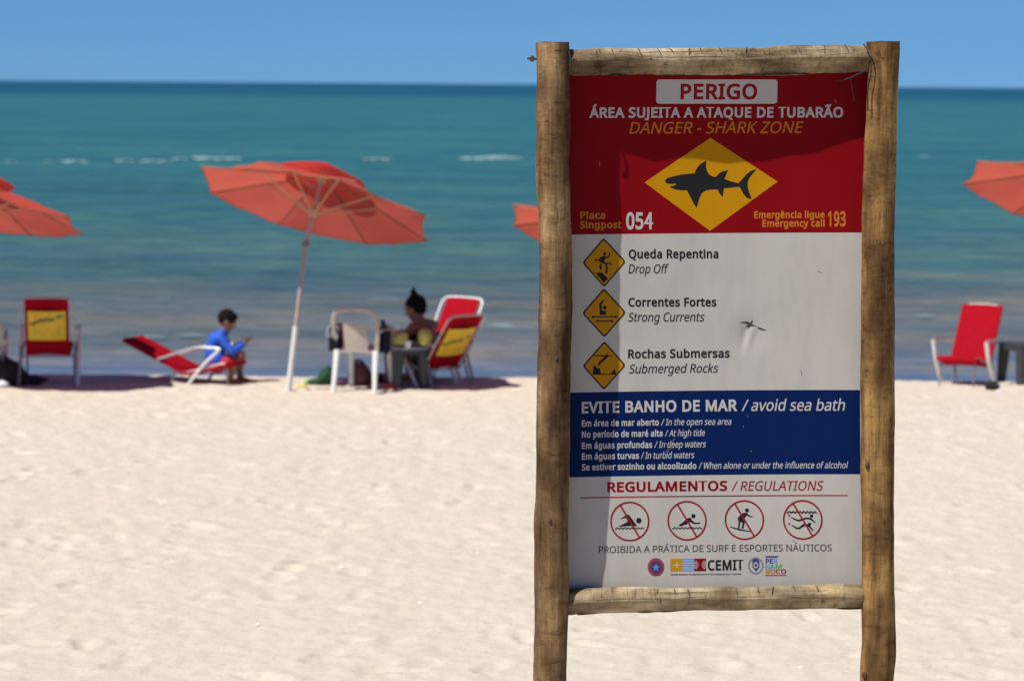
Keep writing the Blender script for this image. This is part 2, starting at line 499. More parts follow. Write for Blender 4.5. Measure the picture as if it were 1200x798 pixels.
def wood(name, dark, mid, light, cuts=0.0, axis='Z', streak=1.0):
    m, n, p, L = nodes(name)
    tcn = N(n, 'ShaderNodeTexCoord')
    sc = {'Z': (34, 34, 2.2), 'X': (2.2, 34, 34)}[axis]
    sc2 = {'Z': (9, 9, 3.0), 'X': (3.0, 9, 9)}[axis]
    mpa = N(n, 'ShaderNodeMapping'); mpa.inputs['Scale'].default_value = sc
    mpb = N(n, 'ShaderNodeMapping'); mpb.inputs['Scale'].default_value = sc2
    a = N(n, 'ShaderNodeTexNoise', Scale=1.0, Detail=8.0, Roughness=0.65)
    b = N(n, 'ShaderNodeTexNoise', Scale=1.0, Detail=6.0, Roughness=0.6)
    f = N(n, 'ShaderNodeTexNoise', Scale=150.0, Detail=4.0)
    for mpn, q in ((mpa, a), (mpb, b)):
        L(tcn.outputs['Object'], mpn.inputs[0]); L(mpn.outputs[0], q.inputs['Vector'])
    L(tcn.outputs['Object'], f.inputs['Vector'])
    big = ramp(n, [(0.28, dark), (0.5, mid), (0.72, light)], b.outputs['Fac'])
    fine = ramp(n, [(0.30, (0.30, 0.27, 0.25)), (0.46, (0.88, 0.87, 0.86)), (0.7, (1.25, 1.22, 1.16))], a.outputs['Fac'])
    speck = ramp(n, [(0.28, (0.55, 0.52, 0.5)), (0.42, (1, 1, 1))], f.outputs['Fac'])
    x1 = N(n, 'ShaderNodeMixRGB', blend_type='MULTIPLY'); x1.inputs[0].default_value = 0.85 * streak
    x2 = N(n, 'ShaderNodeMixRGB', blend_type='MULTIPLY'); x2.inputs[0].default_value = 0.6
    mpc = N(n, 'ShaderNodeMapping'); mpc.inputs['Scale'].default_value = {'Z': (14, 14, 46), 'X': (40, 16, 16)}[axis]
    g_ = N(n, 'ShaderNodeTexNoise', Scale=1.0, Detail=7.0, Roughness=0.72, Distortion=0.7)
    L(tcn.outputs['Object'], mpc.inputs[0]); L(mpc.outputs[0], g_.inputs['Vector'])
    fis = ramp(n, [(0.34, (0.18, 0.15, 0.13)), (0.44, (0.85, 0.83, 0.82)), (0.58, (1.0, 1.0, 1.0)), (0.70, (1.7, 1.6, 1.42))], g_.outputs['Fac'])
    kn_ = N(n, 'ShaderNodeTexNoise', Scale=5.5, Detail=5.0, Roughness=0.6)
    L(tcn.outputs['Object'], kn_.inputs['Vector'])
    blot = ramp(n, [(0.34, (0.48, 0.40, 0.35)), (0.52, (1, 1, 1)), (0.68, (1.45, 1.38, 1.25))], kn_.outputs['Fac'])
    x3 = N(n, 'ShaderNodeMixRGB', blend_type='MULTIPLY'); x3.inputs[0].default_value = 0.75
    x4 = N(n, 'ShaderNodeMixRGB', blend_type='MULTIPLY'); x4.inputs[0].default_value = 0.8
    L(big.outputs[0], x1.inputs[1]); L(fine.outputs[0], x1.inputs[2])
    L(x1.outputs[0], x2.inputs[1]); L(speck.outputs[0], x2.inputs[2])
    L(x2.outputs[0], x3.inputs[1]); L(fis.outputs[0], x3.inputs[2])
    L(x3.outputs[0], x4.inputs[1]); L(blot.outputs[0], x4.inputs[2])
    L(x4.outputs[0], p.inputs['Base Color'])
    p.inputs['Roughness'].default_value = 0.85
    p.inputs['Specular IOR Level'].default_value = 0.2
    bpn = N(n, 'ShaderNodeBump', Strength=0.75, Distance=0.010)
    L(a.outputs['Fac'], bpn.inputs['Height'])
    bpm = N(n, 'ShaderNodeBump', Strength=0.3, Distance=0.002)
    L(f.outputs['Fac'], bpm.inputs['Height']); L(bpn.outputs[0], bpm.inputs['Normal'])
    L(bpm.outputs[0], p.inputs['Normal'])
    return m

post_m = wood('eucalyptus_post', (0.048, 0.025, 0.011), (0.165, 0.096, 0.044), (0.37, 0.26, 0.135))
post_m2 = wood('golden_post', (0.050, 0.025, 0.010), (0.185, 0.100, 0.036), (0.43, 0.265, 0.09))
log_m = wood('weathered_log', (0.075, 0.048, 0.025), (0.32, 0.245, 0.150), (0.60, 0.51, 0.36), axis='X')
crack_m = mat('crack', (0.055, 0.04, 0.03), 0.9)
iron_m = mat('rusty_iron', (0.075, 0.035, 0.03), 0.7, 0.4, 60)

def round_timber(outline, along, seg=56, dep=0.0, extra=None, sub=14, seed=0, amp=0.0022):
    """outline: list of (pixel along, low edge, high edge); along 'y' = post, 'x' = rail"""
    pts, rad = [], []
    for s, e0, e1 in outline:
        if along == 'y':
            a, b = to_sign(e0, s, dep), to_sign(e1, s, dep)
        else:
            a, b = to_sign(s, e0, dep), to_sign(s, e1, dep)
        pts.append(Vector(((a[0] + b[0]) / 2, dep, (a[1] + b[1]) / 2)))
        rad.append(math.hypot(a[0] - b[0], a[1] - b[1]) / 2)
    if extra:
        for q, r_ in extra:
            pts.append(Vector(q)); rad.append(r_)
    PP = smooth_path(pts, sub)
    RR = [v.x for v in smooth_path([(r_, 0, 0) for r_ in rad], sub)]
    bm = bmesh.new()
    tube(bm, PP, RR, seg, ref=(0, -1, 0))
    for v in bm.verts:
        c = v.co
        d = noise.fractal((c.x * 7 + seed, c.y * 7, c.z * 7), 1.0, 2.0, 4) * amp * 1.6
        k = (c.x * 3, c.z * 60) if along == 'x' else (c.x * 60, c.z * 3)
        d += noise.noise((k[0] + seed, c.y * 60, k[1])) * amp * 0.5
        j = min(range(len(PP)), key=lambda q: (PP[q] - c).length_squared)
        nn = (c - PP[j])
        if nn.length > 1e-5:
            v.co = c + nn.normalized() * d
    if along == 'x':                                        # shade put into the shape: the lower face turns under, out of the sun
        for v in bm.verts:
            j = min(range(len(PP)), key=lambda q: (PP[q] - v.co).length_squared)
            z = (v.co.z - PP[j].z) / RR[j]
            e = 0.12 + 0.16 * noise.noise((v.co.x * 5, seed, 2.0))
            if z < e and v.co.y < dep:
                k = max(0.0, 1 - (e - z) / (1 + e)) * math.sqrt(max(0, 1 - e * e))
                c_ = math.sqrt(max(0.0, 1 - min(1, z * z)))
                v.co.y = dep + (v.co.y - dep) * (min(1.0, k / c_) if c_ > 0.05 else 1)
    return bm

LP = [(50, 628, 667), (100, 629, 667.5), (150, 628.5, 668), (200, 628, 667), (250, 630.5, 668.5), (300, 632, 670.5), (375, 631, 670),
      (440, 630, 669), (500, 629, 668), (560, 628, 667.5), (640, 626, 665.5), (700, 626, 666.5), (760, 625.5, 664.5), (800, 625, 663.5)]
RP = [(49, 1016, 1054.5), (80, 1017, 1053.5), (130, 1015.5, 1051.5), (200, 1011.5, 1050), (283, 1010, 1048), (360, 1009.5, 1048), (440, 1009, 1048.2),
      (570, 1009, 1047), (640, 1010, 1047), (705, 1009.5, 1048), (760, 1009.5, 1049), (800, 1008, 1047)]
for ol, mm, sd in ((LP, post_m, 0.0), (RP, post_m2, 5.0)):
    uu = to_sign((ol[-1][1] + ol[-1][2]) / 2 - 1, 800)[0]
    bm = round_timber(ol, 'y', extra=[((uu, 0, 0.45), 0.058), ((uu - 0.004, 0, -0.25), 0.059)], seed=sd)
    post = link('post', bm, mm, sign)
    if sd:
        post['label'] = 'golden brown right post with a knot hole'
    # end grain on the sawn top: shallow drying checks
    topu, topv = to_sign((ol[0][1] + ol[0][2]) / 2, ol[0][0])
    bm = bmesh.new()
    for a in (0.3, 1.5, 2.6, 4.0, 5.2):
        l = random.uniform(0.025, 0.045)
        box(bm, (topu + math.cos(a) * l * 0.6, math.sin(a) * l * 0.6, topv + 0.0005), (l, 0.003, 0.002), Matrix.Rotation(a, 3, 'Z'))
    link('drying_crack', bm, crack_m, post)

TLg = [(663, 58, 88), (668, 57.5, 89), (685, 57, 89.5), (740, 57, 88), (800, 56.5, 88.5), (850, 56, 88.5), (900, 55.5, 88), (950, 53, 87), (985, 52.5, 86), (1012, 54, 84.5), (1026, 56, 83)]
BLg = [(660, 698, 720), (668, 695, 720.5), (682, 690.5, 719.5), (740, 688.5, 717.5), (800, 688.5, 716), (850, 688, 715), (910, 686, 714), (950, 684.5, 713.5), (990, 685, 713), (1012, 686, 712.5), (1024, 689, 711)]
def rail(ol, seed, dep):
    bm = round_timber(ol, 'x', seed=seed, dep=dep, amp=0.003)
    o = link('crossbar', bm, log_m, sign)
    bm = bmesh.new()
    x = 676
    while x < 1010:
        x += random.uniform(11, 34)
        if x > 1008: break
        e = np.interp(x, [q[0] for q in ol], [q[1] for q in ol]); f = np.interp(x, [q[0] for q in ol], [q[2] for q in ol])
        sl_ = random.uniform(-4, 5)
        c0, c1 = to_sign(x, (e + f) / 2, dep), to_sign(x, e, dep)
        rr = abs(c1[1] - c0[1])
        pts, rad = [], []
        a0, a1 = random.uniform(0.10, 0.5), random.uniform(0.75, 1.25)
        for k in range(8):
            t = k / 7
            a = a0 + (a1 - a0) * t
            pts.append((c0[0] + (t - 0.5) * sl_ * PXM + 0.002 * noise.noise((x, t * 3, 0)), dep - math.sin(a) * (rr + 0.0006), c0[1] + math.cos(a) * (rr + 0.0006)))
            rad.append(0.0020 * math.sin(math.pi * (0.12 + 0.76 * t)) * random.uniform(0.7, 1.3))
        tube(bm, pts, rad, 6)
    # long check along the grain
    for (xa, xb, ang) in ((690, 1005, 1.25), (720, 860, 0.75), (905, 1000, 0.85)):
        pts = []
        for k in range(40):
            x = xa + (xb - xa) * k / 39
            e = np.interp(x, [q[0] for q in ol], [q[1] for q in ol]); f = np.interp(x, [q[0] for q in ol], [q[2] for q in ol])
            c0, c1 = to_sign(x, (e + f) / 2, dep), to_sign(x, e, dep)
            rr = abs(c1[1] - c0[1]) + 0.0004
            a = ang + 0.10 * noise.noise((x * 0.03, seed, ang))
            pts.append((c0[0], dep - math.sin(a) * rr, c0[1] + math.cos(a) * rr))
        tube(bm, pts, [0.0003 + 0.0013 * abs(noise.noise((k * 0.3, seed, ang))) * math.sin(math.pi * k / 39) for k in range(40)], 6)
    link('drying_crack', bm, crack_m, o)
    return o
rail(TLg, 2.0, 0.018)
rail(BLg, 9.0, 0.014)

def bolt(x, y, dep, rod, head, ln, ax):
    u, v = to_sign(x, y, dep)
    bm = bmesh.new()
    tube(bm, [Vector((u, dep, v)), Vector((u, dep, v)) + Vector(ax) * ln], rod, 10)
    tube(bm, [Vector((u, dep, v)) + Vector(ax) * ln * 0.35, Vector((u, dep, v)) + Vector(ax) * ln * 0.7], head, 6)
    link('bolt', bm, iron_m, sign, smooth=False)
bolt(630, 69.5, 0.0, 0.0045, 0.0105, 0.036, (-1, 0, 0.05))
bolt(1035, 706, -0.050, 0.004, 0.015, 0.012, (0, -1, 0))
bolt(1030, 284, -0.050, 0.004, 0.013, 0.012, (0, -1, 0))
def knot(x, y, dep, s_):
    u, v = to_sign(x, y, dep)
    bm = bmesh.new(); ball(bm, (u, dep, v), (s_, 0.008, s_ * 1.7), sub=3)
    for q in bm.verts:
        q.co += Vector((noise.noise(q.co * 60), 0, noise.noise(q.co * 60 + Vector((5, 0, 0))))) * s_ * 0.35
    link('knot', bm, crack_m, sign)
knot(1041, 492, -0.043, 0.012); knot(1041, 338, -0.044, 0.010); knot(1016, 545, -0.045, 0.007); knot(1011.5, 398, -0.018, 0.006); knot(652, 420, -0.055, 0.006); knot(644, 610, -0.057, 0.007)
bolt(1014, 790, -0.03, 0.004, 0.010, 0.022, (-0.6, -0.8, 0))
wire_gap_m = mat('black_wire_and_gap', (0.015, 0.013, 0.013), 0.6)
def wire_and_gap(px, dep, r_):
    bm = bmesh.new()
    tube(bm, smooth_path([(to_sign(x, y, d)[0], d, to_sign(x, y, d)[1]) for (x, y), d in zip(px, dep)], 5), r_, 6)
    link('wire_and_gap', bm, wire_gap_m, sign)
wire_and_gap([(979, 95), (992, 93), (1004, 88), (1016, 82)], [0.02, -0.005, -0.01, -0.03], 0.0024)
wire_and_gap([(997, 92), (999, 105), (1001, 119)], [0.005, 0.02, 0.045], 0.002)
wire_and_gap([(1012, 52), (1017, 60), (1021, 74), (1020, 90), (1017, 104), (1017, 130)], [-0.03, -0.045, -0.05, -0.05, -0.045, -0.045], 0.0028)
wire_and_gap([(667, 60), (669, 70), (668.5, 80), (668, 88)], [-0.04, -0.045, -0.045, -0.04], 0.004)  # dark strip added for the shaded gap between left post and top rail

# ---- panel sheet
def printed(name, c, var=0.05, rough=0.5, dirt=False):
    m, n, p, L = nodes(name)
    tcn = N(n, 'ShaderNodeTexCoord')
    a = N(n, 'ShaderNodeTexNoise', Scale=5.0, Detail=7.0, Roughness=0.65)
    mpa = N(n, 'ShaderNodeMapping'); mpa.inputs['Scale'].default_value = (2.5, 1, 0.7)
    b = N(n, 'ShaderNodeTexNoise', Scale=55.0, Detail=6.0, Roughness=0.75)
    L(tcn.outputs['Object'], mpa.inputs[0]); L(mpa.outputs[0], a.inputs['Vector']); L(tcn.outputs['Object'], b.inputs['Vector'])
    ra = ramp(n, [(0.3, tuple(v * (1 - var) for v in c)), (0.6, c)], a.outputs['Fac'])
    rb = ramp(n, [(0.24, (0.72, 0.68, 0.62)), (0.36, (1, 1, 1))], b.outputs['Fac'])
    x = N(n, 'ShaderNodeMixRGB', blend_type='MULTIPLY'); x.inputs[0].default_value = 0.5
    L(ra.outputs[0], x.inputs[1]); L(rb.outputs[0], x.inputs[2]); L(x.outputs[0], p.inputs['Base Color'])
    if dirt:
        sx = N(n, 'ShaderNodeSeparateXYZ'); L(tcn.outputs['Object'], sx.inputs[0])
        up_ = N(n, 'ShaderNodeMapRange'); up_.inputs[1].default_value = 1.30; up_.inputs[2].default_value = 1.05
        L(sx.outputs['Z'], up_.inputs[0])
        dn = N(n, 'ShaderNodeTexNoise', Scale=9.0, Detail=6.0, Roughness=0.7); L(tcn.outputs['Object'], dn.inputs['Vector'])
        dm = N(n, 'ShaderNodeMath', operation='MULTIPLY'); L(up_.outputs[0], dm.inputs[0]); L(dn.outputs['Fac'], dm.inputs[1])
        dr = ramp(n, [(0.12, (1, 1, 1)), (0.55, (0.80, 0.68, 0.52))], dm.outputs[0])
        xd = N(n, 'ShaderNodeMixRGB', blend_type='MULTIPLY'); xd.inputs[0].default_value = 0.9
        L(x.outputs[0], xd.inputs[1]); L(dr.outputs[0], xd.inputs[2]); L(xd.outputs[0], p.inputs['Base Color'])
    rr = ramp(n, [(0.3, (rough, ) * 3), (0.7, (rough + 0.2, ) * 3)], a.outputs['Fac'])
    L(rr.outputs[0], p.inputs['Roughness'])
    p.inputs['Specular IOR Level'].default_value = 0.07
    return m
WHITE = printed('white_print', (0.415, 0.390, 0.362), 0.10, dirt=True)
RED = printed('red_print', (0.18, 0.0008, 0.004))
BLUE = printed('blue_print', (0.0007, 0.0105, 0.068))
YEL = printed('yellow_print', (0.43, 0.20, 0.002))
AMB = printed('amber_print', (0.41, 0.185, 0.004))
ORG = printed('orange_print', (0.40, 0.140, 0.014))
BLK = printed('black_print', (0.014, 0.014, 0.016))
DRED = printed('dark_red_print', (0.22, 0.006, 0.014))
LWHT = printed('letter_white', (0.42, 0.40, 0.385))
GREY = printed('grey_print', (0.055, 0.052, 0.058)); PALE = printed('pale_grey_print', (0.17, 0.17, 0.20))
TEAL = printed('teal_print', (0.03, 0.30, 0.33)); GRN = printed('green_print', (0.10, 0.33, 0.05))
SKYB = printed('light_blue_print', (0.10, 0.24, 0.50)); NAVY = printed('navy_print', (0.03, 0.04, 0.16)); PURP = printed('purple_print', (0.12, 0.03, 0.16))
MAR = printed('maroon_print', (0.20, 0.02, 0.04))

bm = bmesh.new()
nu, nv = 120, 210
slit = lambda u, v: abs((v - dv) + 0.12 * (u - du) - 0.0) < 0.0 
V = [[[bm.verts.new(onpanel(uL + (uR - uL) * i / nu, vB + (vT - vB) * j / nv, 0 if s == 0 else -0.003)) for i in range(nu + 1)] for j in range(nv + 1)] for s in (0, 1)]
for j in range(nv):
    for i in range(nu):
        bm.faces.new((V[0][j][i], V[0][j][i + 1], V[0][j + 1][i + 1], V[0][j + 1][i]))
        bm.faces.new((V[1][j][i], V[1][j + 1][i], V[1][j + 1][i + 1], V[1][j][i + 1]))
for j in range(nv):
    bm.faces.new((V[0][j][0], V[0][j + 1][0], V[1][j + 1][0], V[1][j][0])); bm.faces.new((V[0][j][nu], V[1][j][nu], V[1][j + 1][nu], V[0][j + 1][nu]))
for i in range(nu):
    bm.faces.new((V[0][0][i], V[1][0][i], V[1][0][i + 1], V[0][0][i + 1])); bm.faces.new((V[0][nv][i], V[0][nv][i + 1], V[1][nv][i + 1], V[1][nv][i]))
panel = link('panel', bm, WHITE, sign)

STEP = 0.00025
def quad_field(name, m, quad, lift, nx=60, ny=30):
    """quad in photo pixels: TL, TR, BR, BL"""
    bm = bmesh.new()
    a, b, c, d = [Vector((*S(*q), 0)) for q in quad]
    G = []
    for j in range(ny + 1):
        t = j / ny
        G.append([bm.verts.new(onpanel(*(a.lerp(b, i / nx).lerp(d.lerp(c, i / nx), t)).to_2d(), lift)) for i in range(nx + 1)])
    for j in range(ny):
        for i in range(nx):
            bm.faces.new((G[j][i], G[j][i + 1], G[j + 1][i + 1], G[j + 1][i]))
    return link(name, bm, m, panel)

def poly_into(bm, pts, lift):
    uv = [S(*q) for q in pts]
    vv = [bm.verts.new((u, lift, v)) for u, v in uv]
    for t in tessellate_polygon([[Vector((u, v, 0)) for u, v in uv]]):
        try:
            bm.faces.new([vv[k] for k in t])
        except ValueError:
            pass
def stroke_into(bm, pts, w, lift, closed=False):
    n_ = len(pts)
    L_, R_ = [], []
    for i, (x, y) in enumerate(pts):
        if closed:
            a, b = pts[i - 1], pts[(i + 1) % n_]
        else:
            a, b = pts[max(i - 1, 0)], pts[min(i + 1, n_ - 1)]
        dx, dy = b[0] - a[0], b[1] - a[1]
        l = math.hypot(dx, dy) or 1
        ww = w[i] if hasattr(w, '__len__') else w
        nx_, ny_ = -dy / l * ww / 2, dx / l * ww / 2
        (ua, va), (ub, vb) = S(x + nx_, y + ny_), S(x - nx_, y - ny_)
        L_.append(bm.verts.new((ua, lift, va))); R_.append(bm.verts.new((ub, lift, vb)))
    for i in range(n_ if closed else n_ - 1):
        j = (i + 1) % n_
        bm.faces.new((L_[i], L_[j], R_[j], R_[i]))
def circ(cx, cy, r_, n_=40, r2=None):
    return [(cx + r_ * math.cos(2 * math.pi * k / n_), cy + (r2 or r_) * math.sin(2 * math.pi * k / n_)) for k in range(n_)]
def rrect(x0, y0, x1, y1, r_):
    out = []
    for cx, cy, a0 in ((x1 - r_, y0 + r_, -90), (x1 - r_, y1 - r_, 0), (x0 + r_, y1 - r_, 90), (x0 + r_, y0 + r_, 180)):
        for k in range(7):
            a = R(a0 + 15 * k)
            out.append((cx + r_ * math.cos(a), cy + r_ * math.sin(a)))
    return out
def flat_obj(name, m):
    bm = bmesh.new()
    def done():
        drape_flat(bm)
        return link(name, bm, m, panel)
    return bm, done
def drape_flat(bm, step=0.02):
    """cut a flat print finely and lay it on the bowed sheet"""
    for ax in (0, 2):
        lo = min(v.co[ax] for v in bm.verts); hi = max(v.co[ax] for v in bm.verts)
        for k in range(int(math.floor(lo / step)) + 1, int(math.ceil(hi / step))):
            c = Vector((0, 0, 0)); c[ax] = k * step
            n_ = Vector((0, 0, 0)); n_[ax] = 1
            bmesh.ops.bisect_plane(bm, geom=bm.verts[:] + bm.edges[:] + bm.faces[:], plane_co=c, plane_no=n_, dist=1e-6)
    for v in bm.verts:
        v.co = onpanel(v.co.x, v.co.z, v.co.y)

quad_field('red_field', RED, [(660, 76), (1018, 74), (1018, 272.8), (660, 275.4)], STEP)
quad_field('blue_field', BLUE, [(660, 460.3), (1008.2, 457.2), (1008.2, 555.4), (660, 559.2)], STEP)
bm, done = flat_obj('title_plate', LWHT); poly_into(bm, rrect(770, 93.5, 912, 122, 3.5), 2 * STEP); done()
bm, done = flat_obj('yellow_diamond', YEL)
D4 = [(834.5, 162), (913.5, 213.5), (834.2, 271.5), (756.8, 214.5)]
cx_, cy_ = 835, 215
for k in range(4):
    a, b = D4[k], D4[(k + 1) % 4]
    for j in range(8):
        p0 = (a[0] + (b[0] - a[0]) * j / 8, a[1] + (b[1] - a[1]) * j / 8); p1 = (a[0] + (b[0] - a[0]) * (j + 1) / 8, a[1] + (b[1] - a[1]) * (j + 1) / 8)
        for i in range(6):
            s0, s1 = i / 6, (i + 1) / 6
            Lp = lambda q, s: (cx_ + (q[0] - cx_) * s, cy_ + (q[1] - cy_) * s)
            poly_into(bm, [Lp(p0, s0), Lp(p1, s0), Lp(p1, s1), Lp(p0, s1)] if i else [(cx_, cy_), Lp(p1, s1), Lp(p0, s1)], 2 * STEP)
bmesh.ops.remove_doubles(bm, verts=bm.verts, dist=1e-5)
done()
SH = [(204, 382), (222, 362), (270, 348), (330, 335), (400, 328), (438, 324), (452, 290), (478, 256), (505, 238), (530, 226), (528, 270), (534, 305), (552, 332),
      (580, 350), (607, 352), (630, 325), (655, 310), (702, 300), (690, 325), (680, 352), (672, 368), (715, 385), (760, 398), (782, 402), (810, 372), (840, 335),
      (880, 305), (926, 290), (895, 325), (868, 360), (854, 392), (853, 425), (862, 465), (876, 500), (884, 527), (850, 518), (822, 490), (802, 450), (788, 430),
      (750, 434), (700, 440), (668, 442), (664, 480), (658, 510), (635, 485), (618, 452), (560, 452), (520, 462), (495, 480), (478, 515), (465, 560), (454, 596),
      (430, 560), (405, 510), (378, 457), (330, 458), (285, 450), (255, 438), (240, 424), (268, 424), (294, 412), (290, 405), (250, 408), (218, 404)]
bm, done = flat_obj('shark_silhouette', BLK); poly_into(bm, [(750 + x / 6.647, 155 + y / 6.65) for x, y in SH], 3 * STEP); done()

# ---- lettering
_fp = os.path.join(bpy.utils.resource_path('LOCAL'), 'datafiles', 'fonts', 'NotoSansHebrew-Regular.woff2')
try:
    FONT = bpy.data.fonts.load(_fp)
except Exception:
    FONT = None
CAP = {}
def embolden(me, d):
    """push every outline point outwards in the plane of the letter"""
    bm = bmesh.new(); bm.from_mesh(me)
    bmesh.ops.remove_doubles(bm, verts=bm.verts, dist=1e-5)
    mv = {}
    for e in bm.edges:
        if len(e.link_faces) != 1: continue
        a, b = e.verts
        t = b.co - a.co
        n_ = Vector((t.y, -t.x, 0))
        if n_.length < 1e-9: continue
        n_.normalize()
        # inside is the side of the third corner of the one triangle on this edge
        c = e.link_faces[0].calc_center_median()
        if (c - a.co).dot(n_) > 0: n_ = -n_
        for v in (a, b): mv.setdefault(v, []).append(n_)
    for v, ns in mv.items():
        if len(ns) < 2: continue
        m_ = ns[0] + ns[1]
        k = max(0.35, 1 + ns[0].dot(ns[1]))
        v.co += m_ * (d / k)
    bm.to_mesh(me); bm.free()
    return me
def glyphs(s, bold, ital):
    cu = bpy.data.curves.new('t', 'FONT')
    cu.body = s
    if FONT: cu.font = FONT
    cu.shear = 0.0
    cu.resolution_u = 4
    cu.fill_mode = 'FRONT'
    if bold: cu.space_character = 1.07
    o = bpy.data.objects.new('t', cu); col.objects.link(o)
    dg = bpy.context.evaluated_depsgraph_get()
    me = bpy.data.meshes.new_from_object(o.evaluated_get(dg))
    bpy.data.objects.remove(o); bpy.data.curves.remove(cu)
    embolden(me, 0.031 if bold else 0.008)
    if ital:
        for v in me.vertices: v.co.x += 0.21 * v.co.y
    return me
def cap_of(bold):
    if bold not in CAP:
        me = glyphs('H', bold, False)
        zs = [v.co.y for v in me.vertices]
        CAP[bold] = (min(zs), max(zs)); bpy.data.meshes.remove(me)
    return CAP[bold]
def text(s, x0, x1, y0, cap, m, lift, bold=False, ital=False, y1=None, name='lettering'):
    y1 = y0 if y1 is None else y1
    me = glyphs(s, bold, ital)
    lo, hi = cap_of(bold)
    X = [v.co.x for v in me.vertices]
    a, b = min(X), max(X)
    for v in me.vertices:
        t = (v.co.x - a) / (b - a)
        px = x0 + (x1 - x0) * t
        py = y0 + (y1 - y0) * t - cap * (v.co.y - lo) / (hi - lo)
        v.co = onpanel(*S(px, py), lift)
    return link(name, me, m, panel, smooth=False)
T2, T3 = 2 * STEP, 3 * STEP
text('PERIGO', 798.5, 888.5, 117, 18.5, DRED, T3, True)
text('ÁREA SUJEITA A ATAQUE DE TUBARÃO', 691, 989, 138.6, 12.4, LWHT, T2, True, y1=138.2)
text('DANGER - SHARK ZONE', 738.5, 943.5, 157.2, 13.6, ORG, T2, False, True, y1=156.4)
text('Placa', 680.5, 710, 257, 8.6, ORG, T2, True); text('Singpost', 680, 729.5, 268.2, 8.6, ORG, T2, True)
text('054', 735, 767, 269.6, 20, LWHT, T2, True)
text('Emergência ligue', 886, 968, 256.8, 8.4, ORG, T2, True, y1=256.2); text('Emergency call', 895.5, 968, 266.8, 8.4, ORG, T2, True, y1=266.3)
text('193', 971.5, 992.3, 266, 18, ORG, T2, True)
text('Queda Repentina', 738, 844, 303.9, 10.6, BLK, T2, True); text('Drop Off', 737.5, 785.5, 321.3, 10.5, BLK, T2, False, True)
text('Correntes Fortes', 737.5, 841.5, 360.4, 10.5, BLK, T2, True); text('Strong Currents', 737, 827.5, 377.9, 10.5, BLK, T2, False, True)
text('Rochas Submersas', 737, 857, 421, 10.5, BLK, T2, True, y1=420.4); text('Submerged Rocks', 738, 843.5, 438.6, 10.5, BLK, T2, False, True, y1=437.9)
text('EVITE BANHO DE MAR', 682, 865.5, 484.8, 13.6, LWHT, T2, True, y1=482.8); text('/ avoid sea bath', 870.5, 991, 482.7, 13.4, LWHT, T2, False, True, y1=481.5)
for a, xa, b, xb0, xb, yy in (('Em área de mar aberto', 773, '/ In the open sea area', 775.5, 858.5, 500.2), ('No período de maré alta', 777.5, '/ At high tide', 780, 827.3, 513.1),
                              ('Em águas profundas', 765, '/ In deep waters', 767.5, 828.5, 526.2), ('Em águas turvas', 749.5, '/ In turbid waters', 751.5, 814.7, 538.8),
                              ('Se estiver sozinho ou alcoolizado', 817, '/ When alone or under the influence of alcohol', 819.5, 994, 551.4)):
    k = 2.9 / 340
    text(a, 682, xa, yy, 7.6, LWHT, T2, True, y1=yy - (xa - 682) * k)
    text(b, xb0, xb, yy - (xb0 - 682) * k, 7.6, LWHT, T2, False, True, y1=yy - (xb - 682) * k)
text('REGULAMENTOS', 712, 853, 577, 11.8, RED, T2, True, y1=575.8)
text('/ REGULATIONS', 858, 965.5, 575.8, 11.2, DRED, T2, False, True, y1=574.9)
bm, done = flat_obj('red_rule', DRED); stroke_into(bm, [(680, 583.2), (840, 581.8), (993, 580.4)], 1.3, T2); done()
text('PROIBIDA A PRÁTICA DE SURF E ESPORTES NÁUTICOS', 701.5, 974.5, 647.7, 7.9, GREY, T2, False, y1=645.3)

# ---- hazard diamonds
def hazard(top, right, bottom, left, draw):
    c = ((left[0] + right[0]) / 2, (top[1] + bottom[1]) / 2)
    def outline(shrink):
        V4 = [top, right, bottom, left]
        out = []
        for k in range(4):
            p_, q, r_ = Vector(V4[k - 1]), Vector(V4[k]), Vector(V4[(k + 1) % 4])
            a, b = q + (p_ - q).normalized() * 3.6, q + (r_ - q).normalized() * 3.6
            for j in range(7):
                t = j / 6
                z = a * (1 - t) ** 2 + q * 2 * t * (1 - t) + b * t * t
                out.append((c[0] + (z.x - c[0]) * shrink, c[1] + (z.y - c[1]) * shrink))
        return out
    bm, done = flat_obj('hazard_border', BLK); poly_into(bm, outline(1.03), T2); done()
    bm, done = flat_obj('hazard_diamond', AMB); poly_into(bm, outline(0.94), T3); done()
    bm, done = flat_obj('hazard_pictogram', BLK); draw(bm); done()
F = 4 * STEP
def drop(bm):
    g = lambda x, y: (675 + x / 11.4, 272 + y / 11.4)
    poly_into(bm, [g(265, 548), g(360, 548), g(437, 632), g(380, 682)], F)
    poly_into(bm, circ(*g(395, 295), 1.9), F)
    stroke_into(bm, [g(400, 330), g(370, 365), g(360, 400)], 4.6, F)
    stroke_into(bm, [g(255, 382), g(320, 378), g(350, 340)], 1.9, F)
    stroke_into(bm, [g(400, 350), g(450, 335), g(460, 285)], 1.9, F)
    stroke_into(bm, [g(320, 395), g(400, 425), g(490, 432)], 1.8, F)
    stroke_into(bm, [g(345, 430), g(330, 460), g(345, 505)], 2.6, F)
    stroke_into(bm, [g(405, 440), g(425, 485), g(412, 560)], 2.4, F)
